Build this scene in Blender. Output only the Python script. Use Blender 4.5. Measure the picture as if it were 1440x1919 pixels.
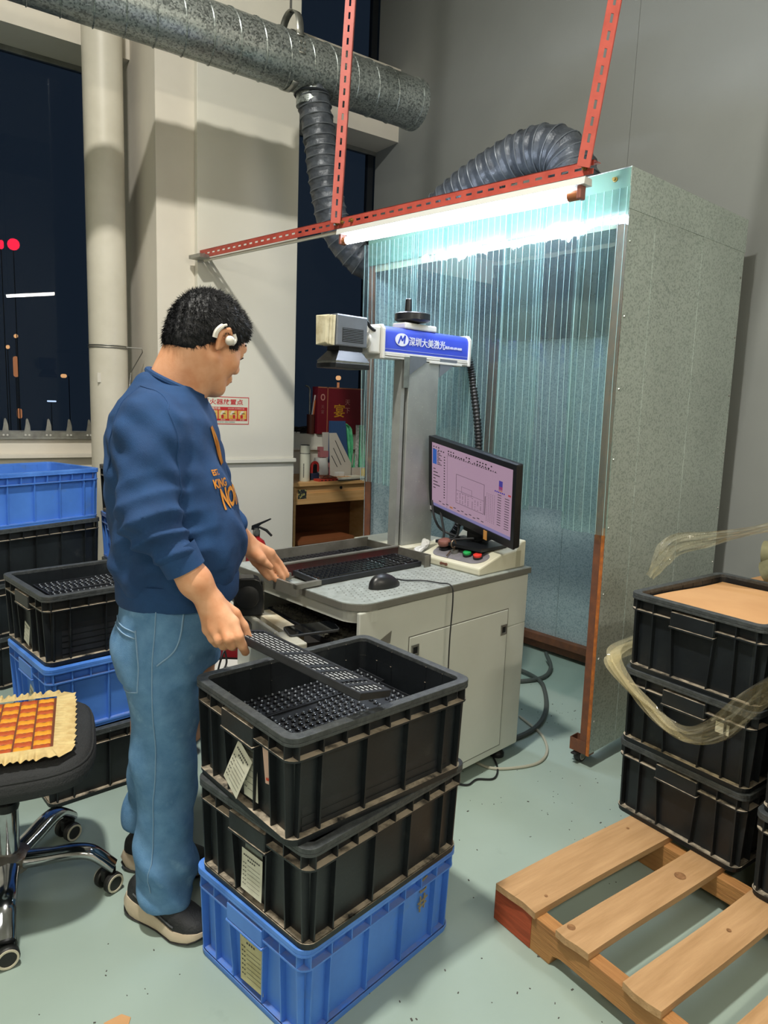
import bpy, bmesh, math, random
import numpy as np
from mathutils import Matrix, Vector
S = bpy.context.scene
for o in list(bpy.data.objects): bpy.data.objects.remove(o)
COL = S.collection
# ---------------------------------------------------------------- camera
cd = bpy.data.cameras.new('camera'); cam = bpy.data.objects.new('camera', cd); COL.objects.link(cam)
cd.sensor_fit = 'VERTICAL'; cd.sensor_height = 36.0; cd.lens = 24.763; cd.clip_start = 0.05; cd.clip_end = 200
cam.matrix_world = Matrix(((0.8113077, 0.0595024, -0.5815834, 0.0), (-0.5833906, 0.1468652, -0.7988028, 0.0),
                           (0.0378837, 0.9873652, 0.1538660, 1.42), (0, 0, 0, 1)))
S.camera = cam
# ---------------------------------------------------------------- world, lights, exposure
w = bpy.data.worlds.new('night'); S.world = w; w.use_nodes = True
w.node_tree.nodes['Background'].inputs[0].default_value = (0.030, 0.042, 0.060, 1)
w.node_tree.nodes['Background'].inputs[1].default_value = 1.0
def area(name, loc, sx, sy, power, col, rot=(0, 0, 0)):
    l = bpy.data.lights.new(name, 'AREA'); l.shape = 'RECTANGLE'; l.size = sx; l.size_y = sy; l.energy = power; l.color = col
    o = bpy.data.objects.new(name, l); COL.objects.link(o); o.location = loc; o.rotation_euler = rot
    return o
area('ceiling_light_key', (0.05, 1.3, 4.8), 0.2, 0.2, 165, (1.0, 0.96, 0.87))
area('fill_light_left', (-2.2, 0.2, 4.5), 1.25, 0.3, 18, (1.0, 0.96, 0.89))  # unseen weak fill, added to lift the shadows from the left
area('fill_light_rear', (0.9, -2.2, 4.5), 1.25, 0.3, 18, (1.0, 0.97, 0.92))  # unseen weak fill, added behind the camera
S.view_settings.view_transform = 'Standard'; S.view_settings.look = 'None'
S.view_settings.gamma = 1.0; S.view_settings.use_curve_mapping = False
S.view_settings.exposure = 0.22
S.cycles.max_bounces = 5; S.cycles.diffuse_bounces = 3; S.cycles.glossy_bounces = 3; S.cycles.transparent_max_bounces = 12
S.cycles.use_adaptive_sampling = True; S.cycles.adaptive_threshold = 0.02
S.cycles.caustics_reflective = False; S.cycles.caustics_refractive = False
S.cycles.use_denoising = True
# ---------------------------------------------------------------- materials
def lin(h):
    h = h.lstrip('#'); c = [int(h[i:i+2], 16) / 255 for i in (0, 2, 4)]
    return tuple([x / 12.92 if x <= .04045 else ((x + .055) / 1.055) ** 2.4 for x in c]) + (1.0,)
MATS = {}
def mat(name, c1, rough=.5, metal=0., c2=None, scale=8., lo=.4, hi=.65, stretch=(1, 1, 1), bump=0., bscale=None, spec=.5,
        dust=None, dustamt=.8, emit=None, estr=1., coat=0., detail=4., rough2=None, alpha=None, world=False, wear=None):
    if name in MATS: return MATS[name]
    m = bpy.data.materials.new(name); m.use_nodes = True; nt = m.node_tree; N = nt.nodes; L = nt.links
    b = N['Principled BSDF']; b.inputs['Base Color'].default_value = lin(c1); b.inputs['Roughness'].default_value = rough
    b.inputs['Metallic'].default_value = metal; b.inputs['Specular IOR Level'].default_value = spec
    b.inputs['Coat Weight'].default_value = coat
    tc = N.new('ShaderNodeTexCoord'); mp = N.new('ShaderNodeMapping'); mp.inputs['Scale'].default_value = stretch
    if world:
        ge0 = N.new('ShaderNodeNewGeometry'); L.new(ge0.outputs['Position'], mp.inputs['Vector'])
    else: L.new(tc.outputs['Object'], mp.inputs['Vector'])
    col = None
    def noise(sc, det=detail):
        n = N.new('ShaderNodeTexNoise'); n.inputs['Scale'].default_value = sc; n.inputs['Detail'].default_value = det
        n.inputs['Roughness'].default_value = .6
        L.new(mp.outputs['Vector'], n.inputs['Vector']); return n
    if c2:
        n = noise(scale); mr = N.new('ShaderNodeMapRange'); mr.inputs['From Min'].default_value = lo; mr.inputs['From Max'].default_value = hi
        L.new(n.outputs['Fac'], mr.inputs['Value']); mx = N.new('ShaderNodeMix'); mx.data_type = 'RGBA'
        mx.inputs['A'].default_value = lin(c1); mx.inputs['B'].default_value = lin(c2)
        L.new(mr.outputs['Result'], mx.inputs['Factor']); col = mx.outputs['Result']
        if rough2 is not None:
            mr2 = N.new('ShaderNodeMapRange'); mr2.inputs['To Min'].default_value = rough; mr2.inputs['To Max'].default_value = rough2
            L.new(mr.outputs['Result'], mr2.inputs['Value']); L.new(mr2.outputs['Result'], b.inputs['Roughness'])
    if wear:
        n = noise(wear[1], 8); mr = N.new('ShaderNodeMapRange'); mr.inputs['From Min'].default_value = wear[2]; mr.inputs['From Max'].default_value = wear[2] + .12
        L.new(n.outputs['Fac'], mr.inputs['Value']); mx = N.new('ShaderNodeMix'); mx.data_type = 'RGBA'; mx.inputs['B'].default_value = lin(wear[0])
        if col: L.new(col, mx.inputs['A'])
        else: mx.inputs['A'].default_value = lin(c1)
        L.new(mr.outputs['Result'], mx.inputs['Factor']); col = mx.outputs['Result']
    if dust:
        ge = N.new('ShaderNodeNewGeometry'); sp = N.new('ShaderNodeSeparateXYZ'); L.new(ge.outputs['Normal'], sp.inputs['Vector'])
        mr = N.new('ShaderNodeMapRange'); mr.inputs['From Min'].default_value = .55; mr.inputs['From Max'].default_value = .95
        L.new(sp.outputs['Z'], mr.inputs['Value']); n = noise(22.)
        m2 = N.new('ShaderNodeMapRange'); m2.inputs['From Min'].default_value = .32; m2.inputs['From Max'].default_value = .55; m2.inputs['To Max'].default_value = dustamt
        L.new(n.outputs['Fac'], m2.inputs['Value']); mu = N.new('ShaderNodeMath'); mu.operation = 'MULTIPLY'
        L.new(mr.outputs['Result'], mu.inputs[0]); L.new(m2.outputs['Result'], mu.inputs[1])
        mx = N.new('ShaderNodeMix'); mx.data_type = 'RGBA'; mx.inputs['B'].default_value = lin(dust)
        if col: L.new(col, mx.inputs['A'])
        else: mx.inputs['A'].default_value = lin(c1)
        L.new(mu.outputs[0], mx.inputs['Factor']); col = mx.outputs['Result']
    if col: L.new(col, b.inputs['Base Color'])
    if bump:
        n = noise(bscale or scale * 3); bp = N.new('ShaderNodeBump'); bp.inputs['Strength'].default_value = bump; bp.inputs['Distance'].default_value = .01
        L.new(n.outputs['Fac'], bp.inputs['Height']); L.new(bp.outputs['Normal'], b.inputs['Normal'])
    if emit:
        b.inputs['Emission Color'].default_value = lin(emit); b.inputs['Emission Strength'].default_value = estr
        m.cycles.emission_sampling = 'AUTO' if name.startswith('tube_glow') else 'NONE'
    MATS[name] = m; return m
def thin_ior(nt, fr, ior):          # thin sheet: same reflectance from both faces
    ge = nt.nodes.new('ShaderNodeNewGeometry'); mr = nt.nodes.new('ShaderNodeMapRange'); mr.inputs['To Min'].default_value = ior; mr.inputs['To Max'].default_value = 1 / ior
    nt.links.new(ge.outputs['Backfacing'], mr.inputs['Value']); nt.links.new(mr.outputs['Result'], fr.inputs['IOR'])
def clearmat(name, tint, body, mixf, rough=.08, bumpscale=0):
    m = bpy.data.materials.new(name); m.use_nodes = True; nt = m.node_tree; N = nt.nodes; L = nt.links
    b = N['Principled BSDF']; b.inputs['Base Color'].default_value = lin(body); b.inputs['Roughness'].default_value = rough
    t = N.new('ShaderNodeBsdfTransparent'); t.inputs['Color'].default_value = lin(tint)
    fr = N.new('ShaderNodeFresnel'); thin_ior(nt, fr, 1.5)
    mx = N.new('ShaderNodeMixShader'); mx.inputs[0].default_value = mixf
    L.new(t.outputs[0], mx.inputs[1]); L.new(b.outputs[0], mx.inputs[2])
    gl = N.new('ShaderNodeBsdfGlossy'); gl.inputs['Roughness'].default_value = rough
    m2 = N.new('ShaderNodeMixShader'); L.new(fr.outputs[0], m2.inputs[0]); L.new(mx.outputs[0], m2.inputs[1]); L.new(gl.outputs[0], m2.inputs[2])
    L.new(m2.outputs[0], N['Material Output'].inputs['Surface'])
    if bumpscale:
        tc = N.new('ShaderNodeTexCoord'); n = N.new('ShaderNodeTexNoise'); n.inputs['Scale'].default_value = bumpscale; L.new(tc.outputs['Object'], n.inputs['Vector'])
        bp = N.new('ShaderNodeBump'); bp.inputs['Strength'].default_value = .5; bp.inputs['Distance'].default_value = .02
        L.new(n.outputs['Fac'], bp.inputs['Height']); L.new(bp.outputs['Normal'], b.inputs['Normal']); L.new(bp.outputs['Normal'], gl.inputs['Normal'])
    MATS[name] = m; return m
# ---------------------------------------------------------------- geometry helpers
class G:
    def __init__(s): s.v = []; s.f = []; s.mi = []; s.cur = 0
    def add(s, vs, fs, M=None):
        n = len(s.v)
        if M is not None: vs = [M @ Vector(p) for p in vs]
        s.v += [tuple(p) for p in vs]
        for q in fs: s.f.append(tuple(i + n for i in q)); s.mi.append(s.cur)
        return s
    def box(s, c, d, M=None):
        x, y, z = c; a, b, e = d[0] / 2, d[1] / 2, d[2] / 2
        vs = [(x + i * a, y + j * b, z + k * e) for k in (-1, 1) for j in (-1, 1) for i in (-1, 1)]
        return s.add(vs, [(0, 2, 3, 1), (4, 5, 7, 6), (0, 1, 5, 4), (2, 6, 7, 3), (0, 4, 6, 2), (1, 3, 7, 5)], M)
    def b2(s, p, q, M=None):
        return s.box([(p[i] + q[i]) / 2 for i in range(3)], [abs(q[i] - p[i]) for i in range(3)], M)
    def hexa(s, bot, top, M=None):
        return s.add(list(bot) + list(top), [(3, 2, 1, 0), (4, 5, 6, 7), (0, 1, 5, 4), (1, 2, 6, 5), (2, 3, 7, 6), (3, 0, 4, 7)], M)
    def prism(s, poly, z0, z1, M=None):
        n = len(poly); vs = [(p[0], p[1], z0) for p in poly] + [(p[0], p[1], z1) for p in poly]
        fs = [tuple(range(n - 1, -1, -1)), tuple(range(n, 2 * n))] + [(i, (i + 1) % n, n + (i + 1) % n, n + i) for i in range(n)]
        return s.add(vs, fs, M)
    def ring(s, o, i, z0, z1, M=None, o2=None, i2=None):
        n = len(o); o2 = o2 or o; i2 = i2 or i
        vs = [(*p, z0) for p in o] + [(*p, z1) for p in o2] + [(*p, z0) for p in i] + [(*p, z1) for p in i2]
        fs = []
        for k in range(n):
            j = (k + 1) % n
            fs += [(k, j, n + j, n + k), (n + k, n + j, 3 * n + j, 3 * n + k), (3 * n + k, 3 * n + j, 2 * n + j, 2 * n + k), (2 * n + k, 2 * n + j, j, k)]
        return s.add(vs, fs, M)
    def tube(s, pts, r, n=8, closed=False, caps=True, M=None, ell=None):
        pts = [Vector(p) for p in pts]; m = len(pts); rs = r if isinstance(r, (list, tuple)) else [r] * m
        vs = []; nrm = None
        for i, p in enumerate(pts):
            a = pts[(i - 1) % m] if (closed or i) else p; b = pts[(i + 1) % m] if (closed or i < m - 1) else p
            t = (b - a).normalized()
            if nrm is None: nrm = t.orthogonal().normalized() if ell is None else Vector(ell)
            nrm = (nrm - t * nrm.dot(t)).normalized(); bi = t.cross(nrm)
            for k in range(n):
                an = 2 * math.pi * k / n; vs.append(p + (nrm * math.cos(an) + bi * math.sin(an)) * rs[i])
        fs = []
        for i in range(m if closed else m - 1):
            j = (i + 1) % m
            for k in range(n): l = (k + 1) % n; fs.append((i * n + k, i * n + l, j * n + l, j * n + k))
        if caps and not closed: fs += [tuple(range(n - 1, -1, -1)), tuple(range((m - 1) * n, m * n))]
        return s.add(vs, fs, M)
    def cyl(s, p, q, r, r2=None, n=16, M=None): return s.tube([p, q], [r, r if r2 is None else r2], n, M=M)
    def lathe(s, prof, n=24, M=None):
        vs = []; m = len(prof)
        for r, z in prof:
            for k in range(n): a = 2 * math.pi * k / n; vs.append((r * math.cos(a), r * math.sin(a), z))
        fs = [(i * n + k, i * n + (k + 1) % n, (i + 1) * n + (k + 1) % n, (i + 1) * n + k) for i in range(m - 1) for k in range(n)]
        fs += [tuple(range(n - 1, -1, -1)), tuple(range((m - 1) * n, m * n))]
        return s.add(vs, fs, M)
    def ball(s, c, r, nu=14, nv=9, M=None):
        r = r if isinstance(r, (list, tuple)) else (r, r, r); vs = []; fs = []
        for j in range(nv + 1):
            t = math.pi * j / nv
            for i in range(nu): a = 2 * math.pi * i / nu; vs.append((c[0] + r[0] * math.sin(t) * math.cos(a), c[1] + r[1] * math.sin(t) * math.sin(a), c[2] + r[2] * math.cos(t)))
        fs = [(j * nu + i, (j + 1) * nu + i, (j + 1) * nu + (i + 1) % nu, j * nu + (i + 1) % nu) for j in range(nv) for i in range(nu)]
        return s.add(vs, fs, M)
    def grid(s, fn, nu, nv, M=None):
        vs = [fn(i / nu, j / nv) for j in range(nv + 1) for i in range(nu + 1)]
        fs = [(j * (nu + 1) + i, j * (nu + 1) + i + 1, (j + 1) * (nu + 1) + i + 1, (j + 1) * (nu + 1) + i) for j in range(nv) for i in range(nu)]
        return s.add(vs, fs, M)
    def mesh(s, name, mats, smooth=False, ang=35):
        me = bpy.data.meshes.new(name); me.from_pydata(s.v, [], s.f)
        for m in (mats if isinstance(mats, (list, tuple)) else [mats]): me.materials.append(m)
        if isinstance(mats, (list, tuple)) and len(mats) > 1: me.polygons.foreach_set('material_index', s.mi)
        me.validate(); me.update()
        if smooth:
            me.polygons.foreach_set('use_smooth', [True] * len(me.polygons)); me.set_sharp_from_angle(angle=math.radians(ang))
        return me
    def build(s, name, mats, parent=None, smooth=False, bevel=0., ang=35, loc=None, solid=0., sub=0):
        return link(name, s.mesh(name, mats, smooth, ang), parent, bevel, loc, solid, sub)
def link(name, me, parent=None, bevel=0., loc=None, solid=0., sub=0):
    o = bpy.data.objects.new(name, me); COL.objects.link(o); o.parent = parent
    if loc is not None: o.location = loc
    if solid:
        md = o.modifiers.new('solid', 'SOLIDIFY'); md.thickness = solid; md.offset = 0
    if bevel:
        md = o.modifiers.new('bevel', 'BEVEL'); md.width = bevel; md.segments = 2; md.limit_method = 'ANGLE'; md.angle_limit = math.radians(40)
    if sub:
        md = o.modifiers.new('sub', 'SUBSURF'); md.levels = sub; md.render_levels = sub
    return o
def tag(o, label, cat, group=None):
    o['label'] = label; o['category'] = cat
    if group: o['group'] = group
    return o
def thing(name, label, cat, loc=(0, 0, 0), rz=0., group=None):
    o = bpy.data.objects.new(name, None); COL.objects.link(o); o.location = loc; o.rotation_euler = (0, 0, math.radians(rz))
    o.empty_display_size = .05
    return tag(o, label, cat, group)
def struct(o): o['kind'] = 'structure'; return o
def stuff(o): o['kind'] = 'stuff'; return o
def rrect(l, w, r, n=5):
    pts = []
    for cx, cy, a0 in ((l / 2 - r, w / 2 - r, 0), (-l / 2 + r, w / 2 - r, 90), (-l / 2 + r, -w / 2 + r, 180), (l / 2 - r, -w / 2 + r, 270)):
        for k in range(n + 1):
            a = math.radians(a0 + 90 * k / n); pts.append((cx + r * math.cos(a), cy + r * math.sin(a)))
    return pts
def bez(pts, n=12):
    P = [Vector(p) for p in pts]; P = [P[0] * 2 - P[1]] + P + [P[-1] * 2 - P[-2]]; out = []
    for i in range(1, len(P) - 2):
        for k in range(n):
            t = k / n; a, b, c, d = P[i - 1], P[i], P[i + 1], P[i + 2]
            out.append(.5 * ((2 * b) + (c - a) * t + (2 * a - 5 * b + 4 * c - d) * t * t + (3 * b - a - 3 * c + d) * t ** 3))
    out.append(P[-2]); return out
def frame(o, x, y):                                   # matrix from origin, x axis and approximate y axis
    x = Vector(x).normalized(); z = x.cross(Vector(y)).normalized(); y = z.cross(x)
    return Matrix(((x.x, y.x, z.x, o[0]), (x.y, y.y, z.y, o[1]), (x.z, y.z, z.z, o[2]), (0, 0, 0, 1)))
def RX(a): return Matrix.Rotation(math.radians(a), 4, 'X')
def RY(a): return Matrix.Rotation(math.radians(a), 4, 'Y')
def RZ(a): return Matrix.Rotation(math.radians(a), 4, 'Z')
def T(*p): return Matrix.Translation(p)
_font = [None]
def text(name, body, size, M, m, parent=None, extrude=.0004, sx=1., bold=0., align='CENTER'):
    c = bpy.data.curves.new(name, 'FONT'); c.body = body; c.size = size; c.align_x = align; c.align_y = 'CENTER'
    c.extrude = extrude; c.offset = bold; c.resolution_u = 3
    o = bpy.data.objects.new(name, c); COL.objects.link(o)
    dg = bpy.context.evaluated_depsgraph_get(); me = bpy.data.meshes.new_from_object(o.evaluated_get(dg)); bpy.data.objects.remove(o)
    me.name = name; me.transform(M @ Matrix.Diagonal((sx, 1, 1, 1))); me.materials.clear(); me.materials.append(m)
    return link(name, me, parent)
def copy_tree(o, parent=None):
    c = o.copy(); COL.objects.link(c); c.parent = parent
    for ch in o.children: copy_tree(ch, c)
    return c
rnd = random.Random(7)
# ---------------------------------------------------------------- setting
m_floor = mat('floor_epoxy', '#9fb1a8', .28, c2='#97a9a0', scale=1.6, lo=.35, hi=.7, bump=.02, bscale=60, wear=('#7f8f88', 2.3, .66), spec=.4)
m_plaster = mat('plaster_warm', '#e0dacd', .8, c2='#d8d2c5', scale=2.0, bump=.03, bscale=90)
m_panelw = mat('panel_white', '#e2e0d4', .5, c2='#dcdacf', scale=1.2)
m_grey = mat('wall_grey', '#8f9391', .75, c2='#888c8a', scale=1.0, bump=.02, bscale=120)
m_ceil = mat('ceiling_white', '#c9c6bd', .9)
m_glass = bpy.data.materials.new('night_glass'); m_glass.use_nodes = True
_b = m_glass.node_tree.nodes['Principled BSDF']; _b.inputs['Base Color'].default_value = (.25, .3, .36, 1); _b.inputs['Roughness'].default_value = .0
_b.inputs['Transmission Weight'].default_value = 1.0; _b.inputs['IOR'].default_value = 1.02; _b.inputs['Specular IOR Level'].default_value = .5
_nt = m_glass.node_tree; _t = _nt.nodes.new('ShaderNodeBsdfTransparent'); _t.inputs['Color'].default_value = (.45, .5, .55, 1)
_gl = _nt.nodes.new('ShaderNodeBsdfGlossy'); _gl.inputs['Roughness'].default_value = .0; _gl.inputs['Color'].default_value = (.8, .85, .9, 1)
_fr = _nt.nodes.new('ShaderNodeFresnel'); thin_ior(_nt, _fr, 1.22); _mx = _nt.nodes.new('ShaderNodeMixShader')
_nt.links.new(_fr.outputs[0], _mx.inputs[0]); _nt.links.new(_t.outputs[0], _mx.inputs[1]); _nt.links.new(_gl.outputs[0], _mx.inputs[2])
_nt.links.new(_mx.outputs[0], _nt.nodes['Material Output'].inputs['Surface'])
m_alu = mat('aluminium_frame', '#8d8f8c', .4, .7, c2='#777975', scale=9)
m_steel = mat('stainless', '#a9aaa4', .35, .8, c2='#8c8d88', scale=14)
struct(G().b2((-4, -4, -.1), (4.5, 6.5, 0)).build('floor', m_floor))
struct(G().b2((-4, -4, 5.3), (3.5, 5.1, 5.4)).build('ceiling', m_ceil))
struct(G().b2((-4.1, -4, 0), (-4, 5.1, 5.3)).build('wall_left', m_plaster))
struct(G().b2((-4, -4.1, 0), (3.5, -4, 5.3)).build('wall_rear', m_plaster))
wr = struct(G().b2((3.38, -4, 0), (3.5, 5.0, 5.3)).build('wall_right', m_grey))
ys = [-4, -2.3, -.09, 2.12, 2.518, 4.6, 5.0]
ys = [-4, -2.2, .16, 2.518, 4.9]
for i in range(4): G().b2((3.35, ys[i] + .0012, 0), (3.38, ys[i + 1] - .0012, 5.3)).build('panel', m_grey, wr)
# window side
wl = struct(G().b2((-4, 4.85, 0), (1.37, 5.0, 1.115)).build('wall_sill', m_plaster))
G().b2((-4, 4.80, .995), (1.30, 4.85, 1.02)).build('sill_board', m_plaster, wl, bevel=.003)
wl2 = struct(G().b2((2.25, 4.82, 0), (3.35, 5.0, 1.155)).build('wall_recess', m_panelw))
G().b2((2.25, 4.79, 1.03), (3.35, 4.82, 1.05)).build('sill_board', m_panelw, wl2, bevel=.003)
bm_ = struct(G().b2((-4, 4.6, 3.362), (3.35, 5.0, 3.87)).build('wall_beam', m_plaster))
cl = struct(G().b2((1.361, 4.15, 0), (2.235, 5.0, 5.3)).build('wall_column', m_plaster))
pn = struct(G().b2((1.583, 4.104, 1.035), (2.235, 4.15, 5.3)).build('wall_panel', m_panelw, bevel=.003))
G().b2((1.61, 4.108, 0), (2.24, 4.15, 1.01)).build('lower_panel', m_panelw, pn, bevel=.003)
struct(G().b2((1.59, 4.085, 1.01), (2.245, 4.15, 1.035)).build('trim_1', m_panelw, bevel=.003))
def window(name, x0, x1, z0, z1, bars):
    g = G(); g.b2((x0, 4.90, z0), (x1, 4.906, z1)); o = struct(g.build(name, m_glass))
    f = G(); f.b2((x0, 4.885, z0), (x1, 4.925, z0 + .045)); f.b2((x0, 4.885, z1 - .03), (x1, 4.925, z1))
    f.build('window_frame', m_alu, o, bevel=.002)
    for x in bars: G().b2((x - .025, 4.89, z0), (x + .025, 4.93, z1)).build('mullion', m_steel_dark, o)
    return o
m_steel_dark = mat('mullion_dark', '#1b2026', .4, .2)
window('window_1', -4, 1.361, 1.115, 3.362, (-1.4, .2, 1.22))
window('window_2', 2.235, 3.35, 1.155, 3.362, (3.3,))
window('window_3', -4, 3.35, 3.87, 5.3, (-1.4, .2, 3.3))
# ---------------------------------------------------------------- drain pipe
m_pvc = mat('pvc_cream', '#d6d1c2', .45, c2='#cbc6b6', scale=3)
m_wire = mat('wire_grey', '#8b8b86', .4, .8)
t = thing('drain_pipe', 'thick cream round drain pipe standing beside the left window', 'pipe', (1.165, 4.45, 0))
G().lathe([(.108, 0), (.108, 5.3)], 40).build('pipe_body', m_pvc, t, smooth=True)
g = G()
for dz in (0, .012): g.tube([(.1105 * math.cos(a), .1105 * math.sin(a), 1.675 + dz) for a in np.linspace(0, 6.283, 33)[:-1]], .0035, 6, closed=True)
g.tube([(.08, -.085, 1.682), (.16, -.12, 1.68), (.17, -.10, 1.66), (.12, -.03, 1.54), (.10, -.05, 1.42)], .003, 5)
g.build('wire_tie', m_wire, t, smooth=True)
G().box((-.10, -.055, 1.50), (.03, .002, .055), RZ(20)).build('paper_scrap', mat('paper_white', '#dcd8cc', .8), t)
# ---------------------------------------------------------------- spiral duct
m_galv = bpy.data.materials.new('galvanised'); m_galv.use_nodes = True
def galv(m, c1, c2, c3, sc, rough=.42, metal=.75):
    nt = m.node_tree; N = nt.nodes; L = nt.links; b = N['Principled BSDF']; b.inputs['Metallic'].default_value = metal
    tc = N.new('ShaderNodeTexCoord'); vo = N.new('ShaderNodeTexVoronoi'); vo.inputs['Scale'].default_value = sc
    n = N.new('ShaderNodeTexNoise'); n.inputs['Scale'].default_value = sc * .9; n.inputs['Detail'].default_value = 6
    n2 = N.new('ShaderNodeTexNoise'); n2.inputs['Scale'].default_value = 2.2; n2.inputs['Detail'].default_value = 5
    for q in (vo, n, n2): L.new(tc.outputs['Object'], q.inputs['Vector'])
    sx = N.new('ShaderNodeSeparateColor'); L.new(vo.outputs['Color'], sx.inputs[0])
    a = N.new('ShaderNodeMath'); a.operation = 'MULTIPLY'; L.new(sx.outputs[0], a.inputs[0]); L.new(n.outputs['Fac'], a.inputs[1])
    r = N.new('ShaderNodeValToRGB'); r.color_ramp.elements[0].color = lin(c1); r.color_ramp.elements[0].position = .05
    r.color_ramp.elements[1].color = lin(c3); r.color_ramp.elements[1].position = .5
    e = r.color_ramp.elements.new(.22); e.color = lin(c2)
    L.new(a.outputs[0], r.inputs[0])
    mr = N.new('ShaderNodeMapRange'); mr.inputs['To Min'].default_value = .75; mr.inputs['To Max'].default_value = 1.15; L.new(n2.outputs['Fac'], mr.inputs['Value'])
    mx = N.new('ShaderNodeVectorMath'); mx.operation = 'SCALE'; L.new(r.outputs[0], mx.inputs[0]); L.new(mr.outputs['Result'], mx.inputs['Scale'])
    L.new(mx.outputs[0], b.inputs['Base Color'])
    r2 = N.new('ShaderNodeMapRange'); r2.inputs['To Min'].default_value = rough - .12; r2.inputs['To Max'].default_value = rough + .2; L.new(a.outputs[0], r2.inputs['Value'])
    L.new(r2.outputs['Result'], b.inputs['Roughness'])
    MATS[m.name] = m
galv(m_galv, '#757c7b', '#9aa2a0', '#b0b7b4', 130)
m_galv2 = bpy.data.materials.new('galvanised_sheet'); m_galv2.use_nodes = True; galv(m_galv2, '#99a5a0', '#b6c2bc', '#bdc8c3', 170, .5, .25)
m_galv_in = bpy.data.materials.new('galvanised_inside'); m_galv_in.use_nodes = True; galv(m_galv_in, '#8c9ca2', '#a3b1b6', '#b0bdc0', 150, .6, .0)
t = thing('spiral_duct', 'galvanised spiral duct running below the beam, closed end near grey wall', 'duct', (0, 3.55, 3.15))
g = G(); MX = RY(90)
g.lathe([(.134, -4), (.134, 2.685)], 48, MX); g.build('duct_body', m_galv, t, smooth=True)
x = -.9; k = 0
while x < 2.6:
    pts = [(x + .135 * (a / 6.283) - .06, .1355 * math.cos(a), .1355 * math.sin(a)) for a in np.linspace(0, 6.283, 41)]
    G().tube(pts, .0035, 5).build('seam', m_galv, t, smooth=True); x += .135
G().lathe([(.139, 2.66), (.139, 2.70), (.120, 2.705), (.02, 2.712)], 48, MX).build('end_cap', m_galv, t, smooth=True)
g = G(); R_ = .139
g.grid(lambda u, v: (1.87 + .035 * (v - .5), R_ * math.cos(2.2 - u * 4.6 + .3), R_ * math.sin(2.2 - u * 4.6 + .3)), 30, 1)
g.grid(lambda u, v: (1.87 + .04 * (v - .5), -.105 * math.cos(u * 3.1416), .085 + .15 * abs(math.sin(u * 3.1416)) ** .8), 20, 1)
g.grid(lambda u, v: (1.87 + .04 * (v - .5), -.105 - .030 * u, .085 - .095 * u), 4, 1)
st = g.build('hanger_strap', m_steel, t, smooth=True, solid=.003)
g = G()
for dy in (.012, -.012):
    for dz in (0, .03): g.lathe([(.006, 0), (.006, .008)], 8, T(1.87 + dy, -.128, .015 + dz) @ RX(90))
g.build('rivet', m_steel, st)
G().cyl((1.87, 0, .23), (1.87, 0, 2.15), .006, n=8).build('hanger_rod', mat('rod_dark', '#4a4a48', .5, .5), t)
# ---------------------------------------------------------------- flexible hose
m_hose = mat('hose_grey_blue', '#4b5158', .42, .2, c2='#393e45', scale=16, bump=.5, bscale=30)
m_hoserib = mat('hose_rib', '#5d6369', .4, .2)
path = bez([(2.005, 3.55, 3.06), (2.02, 3.54, 2.95), (2.045, 3.52, 2.78), (2.075, 3.5, 2.56), (2.13, 3.48, 2.36), (2.26, 3.42, 2.20), (2.36, 3.37, 2.19), (2.44, 3.28, 2.27),
            (2.48, 3.12, 2.385), (2.52, 2.946, 2.487), (2.555, 2.748, 2.56), (2.602, 2.593, 2.615), (2.64, 2.44, 2.62), (2.668, 2.345, 2.565), (2.675, 2.29, 2.46), (2.672, 2.27, 2.36), (2.67, 2.27, 2.26)], 10)
L_ = [0.]
for i in range(1, len(path)): L_.append(L_[-1] + (path[i] - path[i - 1]).length)
tot = L_[-1]; NS = 560; pp = []; j = 0
for i in range(NS + 1):
    d = tot * i / NS
    while j < len(L_) - 2 and L_[j + 1] < d: j += 1
    pp.append(path[j].lerp(path[j + 1], (d - L_[j]) / max(1e-6, L_[j + 1] - L_[j])))
t = thing('flexible_hose', 'grey corrugated flexible hose sagging from the spiral duct to the booth roof', 'hose')
vs = []; n = 30; nrm = None; ringp = []
for i, p in enumerate(pp):
    tg = (pp[min(i + 1, NS)] - pp[max(i - 1, 0)]).normalized()
    if nrm is None: nrm = tg.orthogonal().normalized()
    nrm = (nrm - tg * nrm.dot(tg)).normalized(); bi = tg.cross(nrm)
    ph = (i / NS) * tot / .052
    f = ph - math.floor(ph); prof = abs(2 * f - 1) ** .7
    big = .088 + .022 * max(0., min(1., (i / NS - .55) / .3))
    row = []
    for k in range(n):
        a = 2 * math.pi * k / n
        rr = big * (.925 + .075 * prof) + .0035 * math.sin(9 * a + i * .33) * (1 - prof) + .002 * math.sin(5 * a - i * .21)
        row.append(p + (nrm * math.cos(a) + bi * math.sin(a)) * rr)
    vs += row
    if f < (1 / NS) * tot / .052: ringp.append((p, nrm.copy(), bi.copy(), big))
fs = [(i * n + k, i * n + (k + 1) % n, (i + 1) * n + (k + 1) % n, (i + 1) * n + k) for i in range(NS) for k in range(n)]
g = G(); g.add(vs, fs); g.build('hose_skin', m_hose, t, smooth=True, ang=80)
g = G()
for p, a_, b_, big in ringp: g.tube([p + (a_ * math.cos(q) + b_ * math.sin(q)) * (big + .001) for q in np.linspace(0, 6.283, 25)[:-1]], .0035, 5, closed=True)
stuff(g.build('wire_coil', m_hoserib, t, smooth=True))
g = G(); g.lathe([(.084, 0), (.084, .09)], 30, T(2.005, 3.55, 2.96)); g.build('spigot', m_galv, t, smooth=True)
g = G(); g.tube([(2.005 + .092 * math.cos(a), 3.55 + .092 * math.sin(a), 3.02) for a in np.linspace(0, 6.283, 31)[:-1]], .007, 6, closed=True); g.build('hose_clamp', m_steel_dark, t, smooth=True)
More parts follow.
